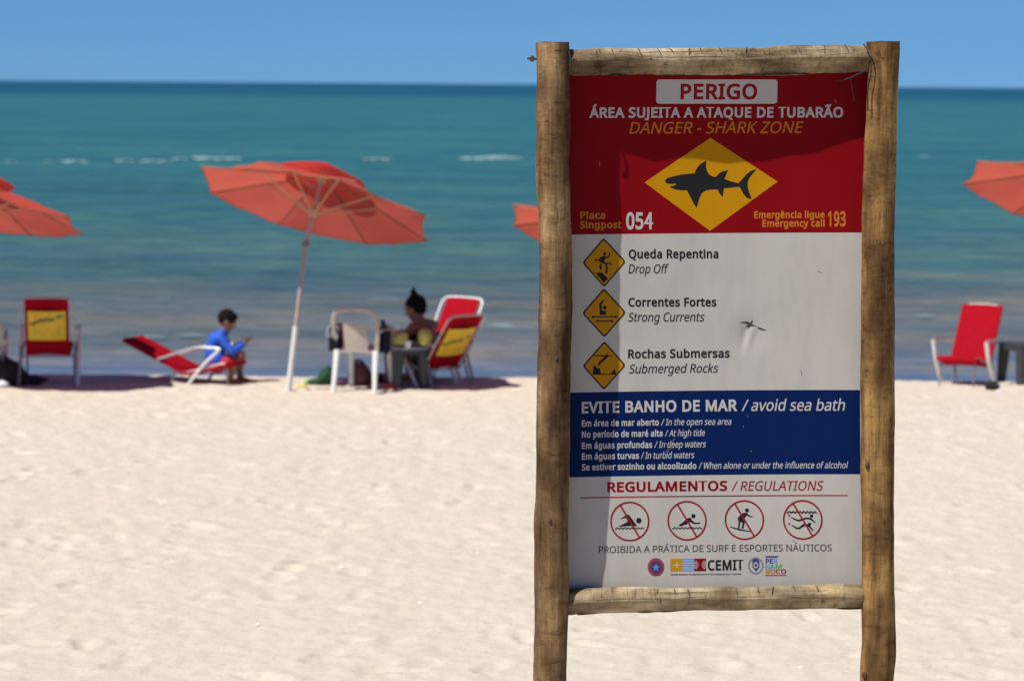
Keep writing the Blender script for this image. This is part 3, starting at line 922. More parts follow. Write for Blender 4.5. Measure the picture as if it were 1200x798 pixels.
def current(bm):
    g = lambda x, y: (675 + x / 11.4, 334 + y / 11.4)
    poly_into(bm, [g(320, 250), g(352, 262), g(352, 345), g(405, 350), g(410, 405), g(325, 405)], F)
    stroke_into(bm, [g(336, 262), g(360, 228), g(392, 205)], [2.6, 2.2, 1.2], F)
    poly_into(bm, circ(*g(393, 308), 2.3), F)
    for x0, x1, y in ((205, 570, 432), (268, 515, 490)):
        stroke_into(bm, [g(x0 + 20, y), g((x0 + x1) / 2, y + 1), g(x1 - 20, y)], 1.4, F)
        poly_into(bm, [g(x0 - 5, y), g(x0 + 38, y - 20), g(x0 + 38, y + 20)], F); poly_into(bm, [g(x1 + 5, y), g(x1 - 38, y - 20), g(x1 - 38, y + 20)], F)
def rocks(bm):
    g = lambda x, y: (675 + x / 11.4, 394 + y / 11.4)
    stroke_into(bm, [g(240, 262), g(380, 272), g(500, 268)], [1.0, 1.8, 1.0], F)
    stroke_into(bm, [g(425, 270), g(370, 325), g(330, 350), g(305, 400)], [3.4, 3.0, 2.6, 2.0], F)
    stroke_into(bm, [g(415, 262), g(430, 235)], 1.2, F)
    poly_into(bm, [g(225, 520), g(240, 405), g(270, 400), g(285, 435), g(320, 430), g(345, 520)], F)
    poly_into(bm, [g(345, 521), g(345, 508), g(470, 508), g(490, 480), g(510, 470), g(528, 445), g(545, 521)], F)
hazard((708.3, 279.9), (734, 307.5), (708.8, 336.7), (683.5, 308.5), drop)
hazard((708.5, 339), (734, 367), (709, 395.7), (683.3, 367.5), current)
hazard((709, 401), (733.7, 429), (708.3, 457), (683.7, 429.3), rocks)

# ---- prohibition rings
def ring(cx, cy, draw):
    bm, done = flat_obj('ring_pictogram', BLK); draw(bm, lambda x, y: (cx + x / 8.889, cy + y / 8.889)); done()
    bm, done = flat_obj('prohibition_ring', DRED)
    stroke_into(bm, circ(cx, cy, 22.2, 56), 1.9, T3, closed=True)
    stroke_into(bm, [(cx - 11.3, cy - 19.2), (cx, cy - 0.3), (cx + 11.3, cy + 18.8)], 2.0, T3)
    done()
def waves(bm, g, x0, x1, y, w=1.2, amp=7):
    k = int((x1 - x0) / 5)
    stroke_into(bm, [g(x0 + (x1 - x0) * i / k, y + amp * math.sin(i * 0.85)) for i in range(k + 1)], w, T2)
def swim(bm, g):
    poly_into(bm, circ(*g(95, -8), 3.2), T2)
    poly_into(bm, [g(-32, -70), g(-12, -72), g(78, 48), g(-5, 46), g(-125, 55), g(-45, 15), g(-18, 0), g(-40, -38), g(-105, -22), g(-60, -52)], T2)
    waves(bm, g, -155, 150, 72)
def board(bm, g):
    poly_into(bm, circ(*g(67, -48), 2.5), T2)
    poly_into(bm, [g(10, -30), g(38, -30), g(60, 5), g(90, 20), g(140, 20), g(135, 32), g(75, 36), g(40, 20), g(20, 12), g(0, 35), g(-70, 58), g(-90, 45), g(-40, 15)], T2)
    waves(bm, g, -155, 160, 77)
def surf(bm, g):
    poly_into(bm, circ(*g(28, -100), 2.4), T2)
    poly_into(bm, [g(0, -78), g(28, -72), g(60, -42), g(105, -38), g(60, -28), g(25, -48), g(-2, -15), g(8, 10), g(-12, 92), g(-30, 90), g(-20, 25), g(-42, 20), g(-52, 88), g(-68, 85), g(-62, 20), g(-70, -20), g(-40, -55)], T2)
    stroke_into(bm, [g(-150, 70), g(-50, 100), g(60, 118)], [1.0, 1.8, 1.0], T2)
def dive(bm, g):
    waves(bm, g, -165, 148, -78, 1.6, 8)
    poly_into(bm, circ(*g(92, -42), 2.0), T2)
    stroke_into(bm, [g(-120, -22), g(-70, 0), g(-40, 8), g(30, -16), g(80, -14), g(130, 30)], [1.0, 2.0, 2.4, 2.0, 2.4, 1.2], T2)
    poly_into(bm, circ(*g(70, 45), 1.9), T2)
    stroke_into(bm, [g(-115, 55), g(-70, 85), g(-40, 88), g(20, 48), g(60, 60), g(110, 112)], [1.0, 2.0, 2.2, 3.0, 2.4, 1.2], T2)
    stroke_into(bm, [g(-150, -48), g(-128, -38)], 1.4, T2); stroke_into(bm, [g(-150, 38), g(-130, 48)], 1.4, T2)
ring(738.2, 611, swim); ring(805.5, 610.4, board); ring(872.8, 609.6, surf); ring(940.9, 609.1, dive)

# ---- the row of emblems
def emb(name, m, pts, lift=T2):
    bm, done = flat_obj(name, m); poly_into(bm, pts, lift); return done()
emb('round_emblem', MAR, circ(768.7, 664.2, 9.8, r2=10.6)); emb('round_emblem', PALE, circ(768.7, 664.2, 8.6, r2=9.4), T3); emb('round_emblem', MAR, circ(768.7, 664.2, 8.0, r2=8.8), F)
emb('round_emblem', NAVY, circ(768.7, 664.4, 5.4, r2=5.8), 5 * STEP)
emb('emblem_star', SKYB, [(768.7 + (4.6 if k % 2 == 0 else 1.9) * math.sin(k * math.pi / 5), 664.6 - (4.8 if k % 2 == 0 else 2.0) * math.cos(k * math.pi / 5)) for k in range(10)], 6 * STEP)
emb('emblem_block', YEL, [(785.6, 654.6), (799.8, 654.5), (799.8, 669.1), (785.6, 669.2)]); emb('emblem_block', SKYB, [(799.8, 654.5), (813.6, 654.4), (813.6, 669), (799.8, 669.1)]); emb('emblem_block', RED, [(813.6, 654.4), (827.4, 654.3), (827.4, 668.9), (813.6, 669)])
bm, done = flat_obj('emblem_mark', LWHT)
stroke_into(bm, [(789, 662.6), (792, 661.6), (796.8, 662)], [0.6, 1.8, 0.6], T3); stroke_into(bm, [(792.6, 661), (793.6, 658.8)], 0.9, T3); stroke_into(bm, [(792.8, 662.5), (793.8, 665)], 0.8, T3)
for yy in (656.6, 659.4, 662.2, 665, 667.6):
    stroke_into(bm, [(800.4 + i * 0.6, yy + 0.5 * math.sin(i * 1.1)) for i in range(22)], 0.8, T3)
for sx in (-1, 1):
    for r_ in (2.2, 4.2, 6.0):
        stroke_into(bm, [(820.5 + sx * (0.6 + r_ * math.cos(a)), 661.7 + r_ * math.sin(a)) for a in [R(-55 + 11 * k) for k in range(11)]], 0.7, T3)
done()
text('CEMIT', 829.3, 871.4, 668.3, 12.2, BLK, T2, True, y1=667.8)
text('Comitê Estadual de Monitoramento de Incidentes com Tubarões', 785.6, 868.6, 673.8, 1.9, NAVY, T2, True, y1=673.2)
bm, done = flat_obj('crest_wreath', PALE)
stroke_into(bm, circ(885.6, 662.6, 8.0, 30, 9.0), 1.6, T2, closed=True)
for k in range(14):
    a = R(k * 360 / 14)
    poly_into(bm, [(885.6 + 7.2 * math.cos(a), 662.6 + 8.0 * math.sin(a)), (885.6 + 9.6 * math.cos(a + 0.14), 662.6 + 10.4 * math.sin(a + 0.14)), (885.6 + 8.0 * math.cos(a + 0.3), 662.6 + 9 * math.sin(a + 0.3))], T3)
done()
emb('crest_shield', NAVY, [(881.6, 656.5), (885.6, 654), (889.8, 656.5), (889.6, 664), (885.7, 669.2), (881.8, 664)], F); emb('crest_shield', LWHT, circ(885.7, 661.8, 2.7, r2=3.6), 5 * STEP); emb('crest_shield', NAVY, circ(885.7, 661.8, 1.5, r2=2.2), 6 * STEP)
emb('flag_bar', NAVY, [(897, 651.4), (911.6, 651.2), (911.6, 653), (897, 653.2)])
text('P', 897.2, 901.4, 660.2, 5.8, PURP, T2, True); text('E', 902, 905.6, 660.1, 5.8, NAVY, T2, True); text('R', 906.4, 911.4, 660, 5.8, SKYB, T2, True)
text('N', 897, 902, 666.4, 5.6, SKYB, T2, True); text('A', 902.2, 908.4, 666.3, 5.6, TEAL, T2, True); text('M', 908.8, 916, 666.2, 5.6, GRN, T2, True)
text('B', 897, 902, 672, 5.2, YEL, T2, True); text('U', 902.8, 908, 672, 5.2, ORG, T2, True); text('C', 908.8, 914.4, 671.9, 5.2, MAR, T2, True); text('O', 915, 921.2, 671.8, 5.2, RED, T2, True)
emb('flag_bar', MAR, [(897, 673.4), (921.2, 673.1), (921.2, 674.2), (897, 674.5)])

# ---- scratches
for (x, y, l, a) in ((781, 521, 9, 25), (784, 528, 11, -30), (788, 524, 7, 60), (780, 533, 8, 10), (790, 517, 6, -60), (877, 489, 3, 40), (872, 501, 2.5, 80), (881, 530, 2.5, 10),
                     (700, 252, 4, 75), (962, 320, 5, 15), (940, 438, 7, 80), (820, 640, 3, 40), (930, 634, 4, 10), (703, 193, 6, 85), (980, 120, 5, 70), (905, 668, 4, 50)):
    bm, done = flat_obj('scratch', PALE)
    dx, dy = math.cos(R(a)) * l / 2, math.sin(R(a)) * l / 2
    stroke_into(bm, [(x - dx, y - dy), (x + dx * 0.1 + 0.5, y + dy * 0.1 - 0.6), (x + dx, y + dy)], [0.3, 0.9, 0.3], 3 * STEP)
    done()
# ---- tear in the panel
bm = bmesh.new()
g = lambda x, y: (840 + x / 11.4, 360 + y / 11.4)
poly_into(bm, [g(*q) for q in ((318, 222), (370, 208), (440, 206), (490, 238), (560, 268), (640, 300), (692, 322), (640, 326), (570, 302), (500, 285), (440, 285), (410, 262), (450, 250), (380, 226))], 2 * STEP)
poly_into(bm, [g(*q) for q in ((470, 225), (492, 190), (510, 196), (492, 240))], 2 * STEP)
drape_flat(bm)
link('tear', bm, mat('torn_edge', (0.045, 0.042, 0.036), 0.8), panel)

# ------------------------------------------------------------------ beach gear materials
RED_CLOTH = mat('red_sling', (0.56, 0.006, 0.022), 0.8, 0.10, 25, 0.4, 300, spec=0.12, translucent=(0.42, 0.004, 0.016))
ALU = mat('aluminium_tube', (0.46, 0.46, 0.47), 0.35, 0.05, 30, metal=0.5)
DULLT = mat('dull_tube', (0.36, 0.34, 0.34), 0.45, 0.08, 30, metal=0.4)
WTUBE = mat('white_tube', (0.80, 0.79, 0.78), 0.35, 0.05, 30)
DARKTUBE = mat('grey_tube', (0.20, 0.19, 0.20), 0.5, 0.1, 30, metal=0.3)
PRINT_Y = mat('yellow_advert', (0.70, 0.46, 0.02), 0.6, 0.06, 20)
PRINT_D = mat('advert_ink', (0.05, 0.055, 0.03), 0.6)
PRINT_G = mat('advert_green', (0.03, 0.16, 0.05), 0.6)
PRINT_O = mat('advert_orange', (0.70, 0.17, 0.02), 0.6)
CANOPY = mat('red_canopy', (0.62, 0.070, 0.050), 0.8, 0.08, 4, 0.2, 200, spec=0.2, translucent=(0.56, 0.135, 0.095))
CAPCLOTH = mat('bright_red_canopy', (0.70, 0.045, 0.035), 0.8, 0.06, 6, spec=0.2, translucent=(0.60, 0.06, 0.05))
RIBWOOD = mat('rib', (0.30, 0.12, 0.07), 0.6)
BEIGE = mat('beige_wood', (0.50, 0.36, 0.20), 0.7, 0.15, 20)
POLEGREY = mat('pole_grey', (0.34, 0.28, 0.27), 0.45, 0.15, 15)
POLEWHITE = mat('pole_white', (0.60, 0.59, 0.58), 0.45, 0.06, 15)

# ------------------------------------------------------------------ umbrellas
UG = 'red beach umbrellas along the water'
def umbrella(label, Cp, base, Yb, lean, away, Rr, h, phase=22.5, jt=0.42, lift_=0.22):
    b = ground(*base)
    C = at(Cp[0], Cp[1], b.y + lift_)
    root = thing('beach_umbrella', label, 'umbrella', (b.x, b.y, sand_z(b.x, b.y)), 0, UG)
    C = C - root.location
    nvec = Vector((math.tan(R(lean)), math.tan(R(away)), 1)).normalized()
    ex = (Vector((1, 0, 0)) - nvec * nvec.x).normalized(); ey = nvec.cross(ex)
    P = lambda r_, a, z: C + ex * r_ * math.cos(a) + ey * r_ * math.sin(a) + nvec * z
    zr = lambda t: h * (1 - t) * (1 + 0.10 * t)                     # dome profile, t = r / R
    bm = bmesh.new()
    nr, ns = 10, 8
    t0 = 0.24
    rings = []
    for i in range(nr + 1):
        t = t0 + (1 - t0) * i / nr
        row = []
        for s in range(8):
            for k in range(ns):
                f = k / ns
                a0, a1 = R(phase + 45 * s), R(phase + 45 * (s + 1))
                p0, p1 = P(Rr * t, a0, zr(t)), P(Rr * t, a1, zr(t))
                q = p0.lerp(p1, f)
                sg = math.sin(math.pi * f)
                q = q - nvec * (0.030 * sg * t) - (q - C - nvec * zr(t)) * (0.035 * sg * t ** 3)
                row.append(bm.verts.new(q + nvec * 0.022 * noise.noise((q.x * 4.5, q.y * 4.5, C.x)) * t))
        rings.append(row)
    m_ = 8 * ns
    for i in range(nr):
        for k in range(m_):
            bm.faces.new((rings[i][k], rings[i][(k + 1) % m_], rings[i + 1][(k + 1) % m_], rings[i + 1][k]))
    rim = [v.co.copy() for v in rings[-1]]
    can = link('canopy', bm, CANOPY, root)
    bm = bmesh.new()
    tube(bm, rim + [rim[0], rim[1]], 0.006, 6, cap=False)
    link('hem', bm, RIBWOOD, can)
    bm = bmesh.new()                                               # vent cap over the opening
    rows = []
    for i in range(6):
        t = 0.36 * (0.02 + i / 5 * 0.98)
        rows.append([bm.verts.new(P(Rr * t, R(phase + 360 * k / 32), zr(t) + 0.085 + 0.05 * (1 - t / 0.36) - 0.012 * abs(math.sin(4 * R(360 * k / 32))) * t / 0.36)) for k in range(32)])
    for i in range(5):
        for k in range(32):
            bm.faces.new((rows[i][k], rows[i][(k + 1) % 32], rows[i + 1][(k + 1) % 32], rows[i + 1][k]))
    bm.faces.new(rows[0])
    link('vent_cap', bm, CAPCLOTH, root)
    hubz = h - 0.05
    for s in range(8):
        a = R(phase + 45 * s)
        bm = bmesh.new()
        tube(bm, [P(Rr * t, a, zr(t) - 0.014) for t in (0.03, 0.2, 0.4, 0.6, 0.8, 0.995)], 0.0085, 6)
        rb = link('rib', bm, RIBWOOD, root)
        bm = bmesh.new()
        tube(bm, [P(0.03, a, -0.10), P(Rr * 0.5, a, zr(0.5) - 0.02)], 0.007, 6)
        link('strut', bm, BEIGE, rb)
    bm = bmesh.new()
    tube(bm, [P(0, 0, h + 0.03), P(0, 0, h - 0.02), P(0, 0, h - 0.07)], [0.03, 0.05, 0.045], 12)
    link('hub', bm, BEIGE, root)
    bm = bmesh.new()
    tube(bm, [P(0, 0, -0.06), P(0, 0, -0.14)], [0.045, 0.04], 12)
    link('slider', bm, BEIGE, root)
    J = P(0, 0, -jt)
    bot = Vector((0, 0, -0.25)) + Vector((-0.02, 0, 0))
    mid = bot.lerp(J, 0.50)
    bm = bmesh.new(); tube(bm, [P(0, 0, h), P(0, 0, -0.1), J, mid], 0.021, 12); link('upper_pole', bm, POLEGREY, root)
    bm = bmesh.new(); tube(bm, [mid + (J - mid).normalized() * 0.04, mid, bot], 0.029, 12); link('lower_pole', bm, POLEWHITE, root)
    bm = bmesh.new()
    tube(bm, [J + nvec * 0.03, J - nvec * 0.03], 0.028, 10)
    tube(bm, [J + Vector((-0.05, 0, 0)), J + Vector((0.05, 0, 0))], 0.010, 8)
    link('tilt_joint', bm, DARKTUBE, root)
    return root
umbrella('whole red umbrella on a leaning pole between the child in blue and the white chair', (370, 239), (337, 457), 27.4, 13.0, 18.5, 1.21, 0.30)
umbrella('red umbrella cut off by the left edge above the chair with a yellow advert', (-38, 246), (-62, 456), 27.4, 8.0, 13.0, 1.17, 0.32)
umbrella('red umbrella mostly hidden behind the tall danger board', (717, 284), (699, 456), 27.4, 16.0, 17.0, 1.10, 0.30)
umbrella('red umbrella cut off by the right edge above the plain red chair', (1262, 230), (1232, 455), 27.4, 13.0, 17.0, 1.19, 0.30)

# ------------------------------------------------------------------ beach chairs
CG = 'folding beach chairs on the sand'
def chair(label, loc, rz, recl=62, seat_z=0.27, back_len=0.66, print_=False, frame=None, drop_front=0.0, cloth=None, seat_len=0.42, fw=0.53, arm_m=None, wrap=False, arm_x=None):
    frame = frame or ALU
    root = thing('beach_chair', label, 'chair', loc, rz, CG)
    w = 0.43
    arm_m = arm_m or ALU
    sy0, sy1 = -0.06, -0.06 + seat_len
    sz0, sz1 = seat_z - 0.05, seat_z + 0.03 - drop_front
    bd = Vector((0, -math.cos(R(recl)), math.sin(R(recl))))
    B = lambda t: Vector((0, sy0, sz0)) + bd * t
    cloth = cloth or RED_CLOTH
    bm = bmesh.new(); strip(bm, [(sy1 + 0.02, sz1 - 0.03), (sy1, sz1), ((sy0 + sy1) / 2, (sz0 + sz1) / 2 - 0.03), (sy0 + 0.02, sz0 - 0.01), (B(0.04).y, B(0.04).z)], w, w, 0.030 if wrap else 0.006, 0.012)
    link('seat', bm, cloth, root)
    bm = bmesh.new(); strip(bm, [(B(t).y, B(t).z) for t in (0.03, 0.2, 0.4, 0.55, back_len)], w, w, 0.034 if wrap else 0.006, 0.0 if wrap else 0.022)
    back = link('backrest', bm, cloth, root)
    bn = Vector((0, -math.sin(R(recl)), -math.cos(R(recl))))       # out of the rear side
    if print_:
        def onb(x, t, o_):
            u_ = x / (w / 2)
            return B(t) + Vector((x, 0, 0)) + bn * (0.022 * (1 - u_ * u_) + 0.0035 + o_)
        bm = bmesh.new()
        gx = [[bm.verts.new(onb(-0.185 + 0.37 * i / 10, back_len * (0.27 + 0.52 * j / 8), 0.0015)) for i in range(11)] for j in range(9)]
        for j in range(8):
            for i in range(10):
                bm.faces.new((gx[j][i], gx[j][i + 1], gx[j + 1][i + 1], gx[j + 1][i]))
        link('printed_panel', bm, PRINT_Y, back)
        bm = bmesh.new()
        def line(pts, wd, o_=0.003):
            for (x0, t0_), (x1, t1_) in zip(pts[:-1], pts[1:]):
                dx, dt = x1 - x0, t1_ - t0_; l_ = math.hypot(dx, dt); nx_, nt_ = -dt / l_ * wd, dx / l_ * wd
                bm.faces.new([bm.verts.new(onb(x0 + nx_, t0_ + nt_, o_)), bm.verts.new(onb(x0 - nx_, t0_ - nt_, o_)), bm.verts.new(onb(x1 - nx_, t1_ - nt_, o_)), bm.verts.new(onb(x1 + nx_, t1_ + nt_, o_))])
        line([(-0.17, 0.325), (-0.13, 0.31), (-0.11, 0.35), (-0.08, 0.335), (-0.06, 0.375), (-0.03, 0.345), (0.0, 0.38), (0.03, 0.35), (0.05, 0.38), (0.08, 0.36)], 0.011)
        line([(-0.13, 0.275), (0.13, 0.282)], 0.006); line([(-0.10, 0.245), (0.11, 0.25)], 0.005); line([(-0.13, 0.215), (0.13, 0.22)], 0.004)
        link('advert_lettering', bm, PRINT_D, back, smooth=False)
        bm = bmesh.new(); line([(0.10, 0.385), (0.13, 0.405), (0.16, 0.395)], 0.015); link('advert_mark', bm, PRINT_G, back, smooth=False)
        bm = bmesh.new(); line([(-0.12, 0.405), (0.04, 0.415)], 0.012); link('advert_mark', bm, PRINT_O, back, smooth=False)
    hx = fw / 2
    bm = bmesh.new()
    T = back_len + 0.012
    pts = [B(-0.02) + Vector((-hx, 0, 0)), B(T - 0.10) + Vector((-hx, 0, 0)), B(T - 0.035) + Vector((-hx + 0.02, 0, 0)), B(T) + Vector((-hx + 0.08, 0, 0)),
           B(T) + Vector((hx - 0.08, 0, 0)), B(T - 0.035) + Vector((hx - 0.02, 0, 0)), B(T - 0.10) + Vector((hx, 0, 0)), B(-0.02) + Vector((hx, 0, 0))]
    tube(bm, smooth_path(pts, 5), 0.0105, 10)
    link('back_frame', bm, frame, root)
    bm = bmesh.new()
    tube(bm, smooth_path([(-hx, sy0, sz0 - 0.01), (-hx, sy1 - 0.05, sz1), (-hx + 0.05, sy1 + 0.01, sz1), (hx - 0.05, sy1 + 0.01, sz1), (hx, sy1 - 0.05, sz1), (hx, sy0, sz0 - 0.01)], 5), 0.0125, 10)
    tube(bm, [(-hx, sy0, sz0 - 0.015), (hx, sy0, sz0 - 0.015)], 0.010, 8)
    link('seat_frame', bm, frame, root)
    az = seat_z + 0.21
    tb = min(0.30, back_len * 0.5)
    ax_ = arm_x or hx + 0.022
    for s in (-1, 1):
        q = B(tb) + Vector((s * ax_, 0, 0))
        bm = bmesh.new()
        tube(bm, smooth_path([q, (s * ax_, sy0 + 0.12, az - 0.01), (s * ax_, sy1 - 0.10, az), (s * ax_, sy1 - 0.04, az - 0.01)], 5), 0.015, 10)
        link('arm', bm, arm_m, root)
        bm = bmesh.new()
        tube(bm, smooth_path([(s * ax_, sy1 - 0.05, az - 0.01), (s * ax_, sy0 + 0.22, az * 0.5), (s * ax_, sy0 + 0.05, -0.02)], 5), 0.021, 10, flat=0.7)
        link('front_leg', bm, WTUBE, root)
        bm = bmesh.new()
        k = B(0.10) + Vector((s * hx, 0, 0))
        tube(bm, smooth_path([k, (s * hx, (k.y + sy0 - 0.10) / 2 - 0.01, k.z * 0.55), (s * (hx + 0.01), sy0 - 0.15, -0.02)], 4), 0.012, 8)
        link('rear_leg', bm, DARKTUBE, root)
        bm = bmesh.new()
        tube(bm, [(s * (hx - 0.02), sy1 - 0.02, sz1), (s * (hx - 0.02), sy1 + 0.03, -0.02)], 0.010, 8)
        link('strut', bm, DARKTUBE, root)
    return root
def spot(x, y):
    g_ = ground(x, y)
    return Vector((g_.x, g_.y, sand_z(g_.x, g_.y)))
chair('upright red chair with a yellow advert on its back, in the shade at far left', spot(57, 450), R(4), 78, 0.36, 0.57, True, frame=DULLT, arm_m=DULLT)
chair('low reclined red lounger that the child in blue sits on', spot(232, 446.5), R(-110), 24, 0.16, 0.74, False, frame=ALU, drop_front=-0.02, seat_len=0.46, fw=0.40, arm_m=ALU, wrap=True)
chair('red chair with a yellow advert tilted back behind the seated woman', spot(513, 452), R(44), 55, 0.23, 0.65, True, fw=0.50)
chair('bright red chair with a white tube frame, its top showing behind the tilted chair', spot(515, 444.5), R(142), 60, 0.28, 0.65, False, frame=WTUBE)
chair('plain red chair standing alone right of the danger board', spot(1134, 448.5), R(150), 60, 0.25, 0.66, False, frame=DULLT, fw=0.40, arm_m=DULLT, wrap=True, arm_x=0.285, seat_len=0.36)
chair('chair mostly cut off by the left edge, only a tube and cloth edge showing', spot(-28, 449), R(8), 70, 0.30, 0.40, False, frame=BEIGE)

# ------------------------------------------------------------------ plastic chair
PLAS = mat('cream_plastic', (0.76, 0.68, 0.60), 0.45, 0.05, 8, translucent=(0.55, 0.42, 0.32))
PLASW = mat('white_plastic', (0.68, 0.67, 0.65), 0.4, 0.05, 8)
root = thing('plastic_chair', 'white plastic armchair with clothes hung on its arms, left of the dark table', 'chair', spot(425, 456), R(-16))
bm = bmesh.new()
strip(bm, [(0.24, 0.40), (0.22, 0.415), (0.0, 0.40), (-0.20, 0.39)], 0.42, 0.38, 0.012, 0.012)
link('seat', bm, PLAS, root)
bm = bmesh.new()
arch = [(-0.20, -0.17, 0.38), (-0.225, -0.21, 0.58), (-0.215, -0.245, 0.74), (-0.15, -0.262, 0.80), (0, -0.266, 0.815), (0.15, -0.262, 0.80), (0.215, -0.245, 0.74), (0.225, -0.21, 0.58), (0.20, -0.17, 0.38)]
tube(bm, smooth_path(arch, 6), 0.022, 10, flat=0.6, ref=(0, 1, 0))
bk = link('backrest', bm, PLAS, root)
bm = bmesh.new()
strip(bm, [(-0.18, 0.40), (-0.205, 0.52), (-0.225, 0.64), (-0.232, 0.67)], 0.235, 0.26, 0.010, -0.01)
link('back_panel', bm, PLAS, bk)
for s in (-1, 1):
    bm = bmesh.new()
    tube(bm, smooth_path([(s * 0.225, -0.21, 0.60), (s * 0.255, -0.08, 0.615), (s * 0.26, 0.10, 0.61), (s * 0.25, 0.20, 0.585), (s * 0.24, 0.225, 0.50), (s * 0.235, 0.235, 0.41)], 5), 0.026, 10, flat=0.7)
    link('arm', bm, PLAS, root)
    for yy, fy in ((-0.19, -0.27), (0.22, 0.27)):
        bm = bmesh.new()
        tube(bm, [(s * 0.20, yy, 0.41), (s * 0.205, (yy + fy) / 2, 0.2), (s * 0.215, fy, -0.03)], [0.034, 0.028, 0.023], 8, flat=0.75)
        link('leg', bm, PLASW, root)
pc = root
def drape(name, label, cat, parts, mm, cx, cy, zt, ln, wd, lean=0.0, seed=0):
    """cloth folded over an arm: down both sides with creases"""
    bm = bmesh.new()
    nseg, nw = 16, 14
    G = []
    for j in range(nseg + 1):
        t = j / nseg * 2 - 1
        row = []
        for i in range(nw + 1):
            u_ = i / nw * 2 - 1
            off = 0.034 * math.copysign(min(1, abs(t) * 4), t)
            z = zt + 0.032 - max(0, abs(t) - 0.12) * ln * (1 + 0.12 * noise.noise((u_ * 2, seed, t)))
            fold = 0.022 * math.sin(u_ * 9 + seed) * min(1, abs(t) * 1.5) * math.copysign(1, t if t else 1)
            row.append(bm.verts.new((cx + off + fold + 0.02 * noise.noise((u_ * 3, t * 2, seed)), cy + u_ * wd / 2 * (1 - 0.25 * abs(t)), z)))
        G.append(row)
    for j in range(nseg):
        for i in range(nw):
            bm.faces.new((G[j][i], G[j][i + 1], G[j + 1][i + 1], G[j + 1][i]))
    bmesh.ops.solidify(bm, geom=bm.faces[:], thickness=0.006)
    o = link(name, bm, mm)
    o.location = pc.location; o.rotation_euler = pc.rotation_euler
    tag(o, label, cat)
    return o
NAVYC = mat('dark_cloth', (0.022, 0.020, 0.045), 0.9, 0.3, 20, 0.3); WHC = mat('pale_cloth', (0.66, 0.66, 0.74), 0.9, 0.1, 20, 0.3)
BLKC = mat('black_cloth', (0.012, 0.012, 0.016), 0.9, 0.3, 20, 0.3); REDC = mat('red_cloth', (0.40, 0.03, 0.035), 0.9, 0.2, 20, 0.3)
drape('hanging_shirt', 'dark navy shirt hung over the left arm of the white plastic chair', 'shirt', None, NAVYC, -0.238, -0.15, 0.60, 0.26, 0.16, seed=1)
drape('hanging_towel', 'small pale lilac towel draped over the dark shirt on the chair arm', 'towel', None, WHC, -0.242, -0.19, 0.612, 0.13, 0.10, seed=3)
drape('hanging_bag', 'red cloth hanging at the outer left side of the white plastic chair', 'cloth', None, REDC, -0.262, 0.07, 0.615, 0.26, 0.10, seed=5)
drape('hanging_shorts', 'dark shorts hung over the right arm of the white plastic chair', 'shorts', None, NAVYC, 0.235, -0.06, 0.615, 0.30, 0.20, seed=7)

# ------------------------------------------------------------------ tables
DKP = mat('dark_grey_plastic', (0.036, 0.038, 0.040), 0.45, 0.1, 10)
def table(label, loc, rz, h, w, ltop=None):
    root = thing('plastic_table', label, 'table', loc, rz, 'dark plastic beach tables')
    bm = bmesh.new(); box(bm, (0, 0, h - 0.012), (w, w, 0.024), bevel=0.008)
    top = link('tabletop', bm, ltop or DKP, root)
    bm = bmesh.new()
    for s in (-1, 1):
        box(bm, (0, s * (w / 2 - 0.012), h - 0.045), (w - 0.03, 0.016, 0.045)); box(bm, (s * (w / 2 - 0.012), 0, h - 0.0451), (0.016, w - 0.05, 0.0448))
    link('apron', bm, DKP, top)
    for sx in (-1, 1):
        for sy in (-1, 1):
            bm = bmesh.new()
            c = w / 2 - 0.055
            tube(bm, [(sx * c, sy * c, h - 0.022), (sx * (c + 0.01), sy * (c + 0.01), h * 0.5), (sx * (c + 0.02), sy * (c + 0.02), -0.03)], [0.060, 0.055, 0.044], 12)
            link('leg', bm, DKP, root)
    return root
GTOP = mat('grey_tabletop', (0.30, 0.31, 0.34), 0.4, 0.1, 10)
tl = spot(477, 456.5); tl.y += 0.22
TH = 0.41
table('dark plastic table carrying two green coconuts in front of the woman', tl, R(14), TH, 0.35, GTOP)
tr_ = spot(1204, 447)
table('black plastic table cut off by the right edge beside the plain red chair', tr_, R(20), 0.40, 0.46)
COC = mat('coconut_husk', (0.66, 0.60, 0.13), 0.55, 0.30, 9, 0.3, 60)
COCT = mat('coconut_cut', (0.66, 0.58, 0.36), 0.7, 0.1, 20)
CG2 = 'green coconuts on the dark table'
for px_, lab, sq in ((469, 'rounder green coconut on the table, nearer the white plastic chair', 1.0), (498, 'longer pale green coconut on the table, nearer the tilted chair', 1.22)):
    g_ = at(px_, 405, tl.y - 0.08)
    r_ = 0.078
    root = thing('coconut', lab, 'coconut', (g_.x, g_.y, tl.z + TH), random.random(), CG2)
    bm = bmesh.new()
    ball(bm, (0, 0, r_ * sq), (r_ * (0.98 if sq == 1 else 0.92), r_ * (0.98 if sq == 1 else 0.92), r_ * sq), sub=4)
    for v in bm.verts:
        a = math.atan2(v.co.y, v.co.x)
        f = 1 + 0.035 * math.cos(3 * a) * (1 - abs(v.co.z / (r_ * sq) - 1) ** 2)
        v.co.x *= f; v.co.y *= f
        lim = r_ * sq * 1.86
        if v.co.z > lim: v.co.z = lim
    link('husk', bm, COC, root)
    bm = bmesh.new()
    tube(bm, [(0, 0, r_ * sq * 1.862), (0, 0, r_ * sq * 1.875)], [0.034, 0.030], 20); link('cut_top', bm, COCT, root)
    bm = bmesh.new()
    tube(bm, [(0.006, 0, r_ * sq * 1.8), (0.016, 0.01, r_ * sq * 1.86 + 0.05), (0.03, 0.015, r_ * sq * 1.86 + 0.09)], 0.0035, 6); link('straw', bm, PRINT_G, root)
g_ = at(478, 412, tl.y - 0.20)
bm = bmesh.new()
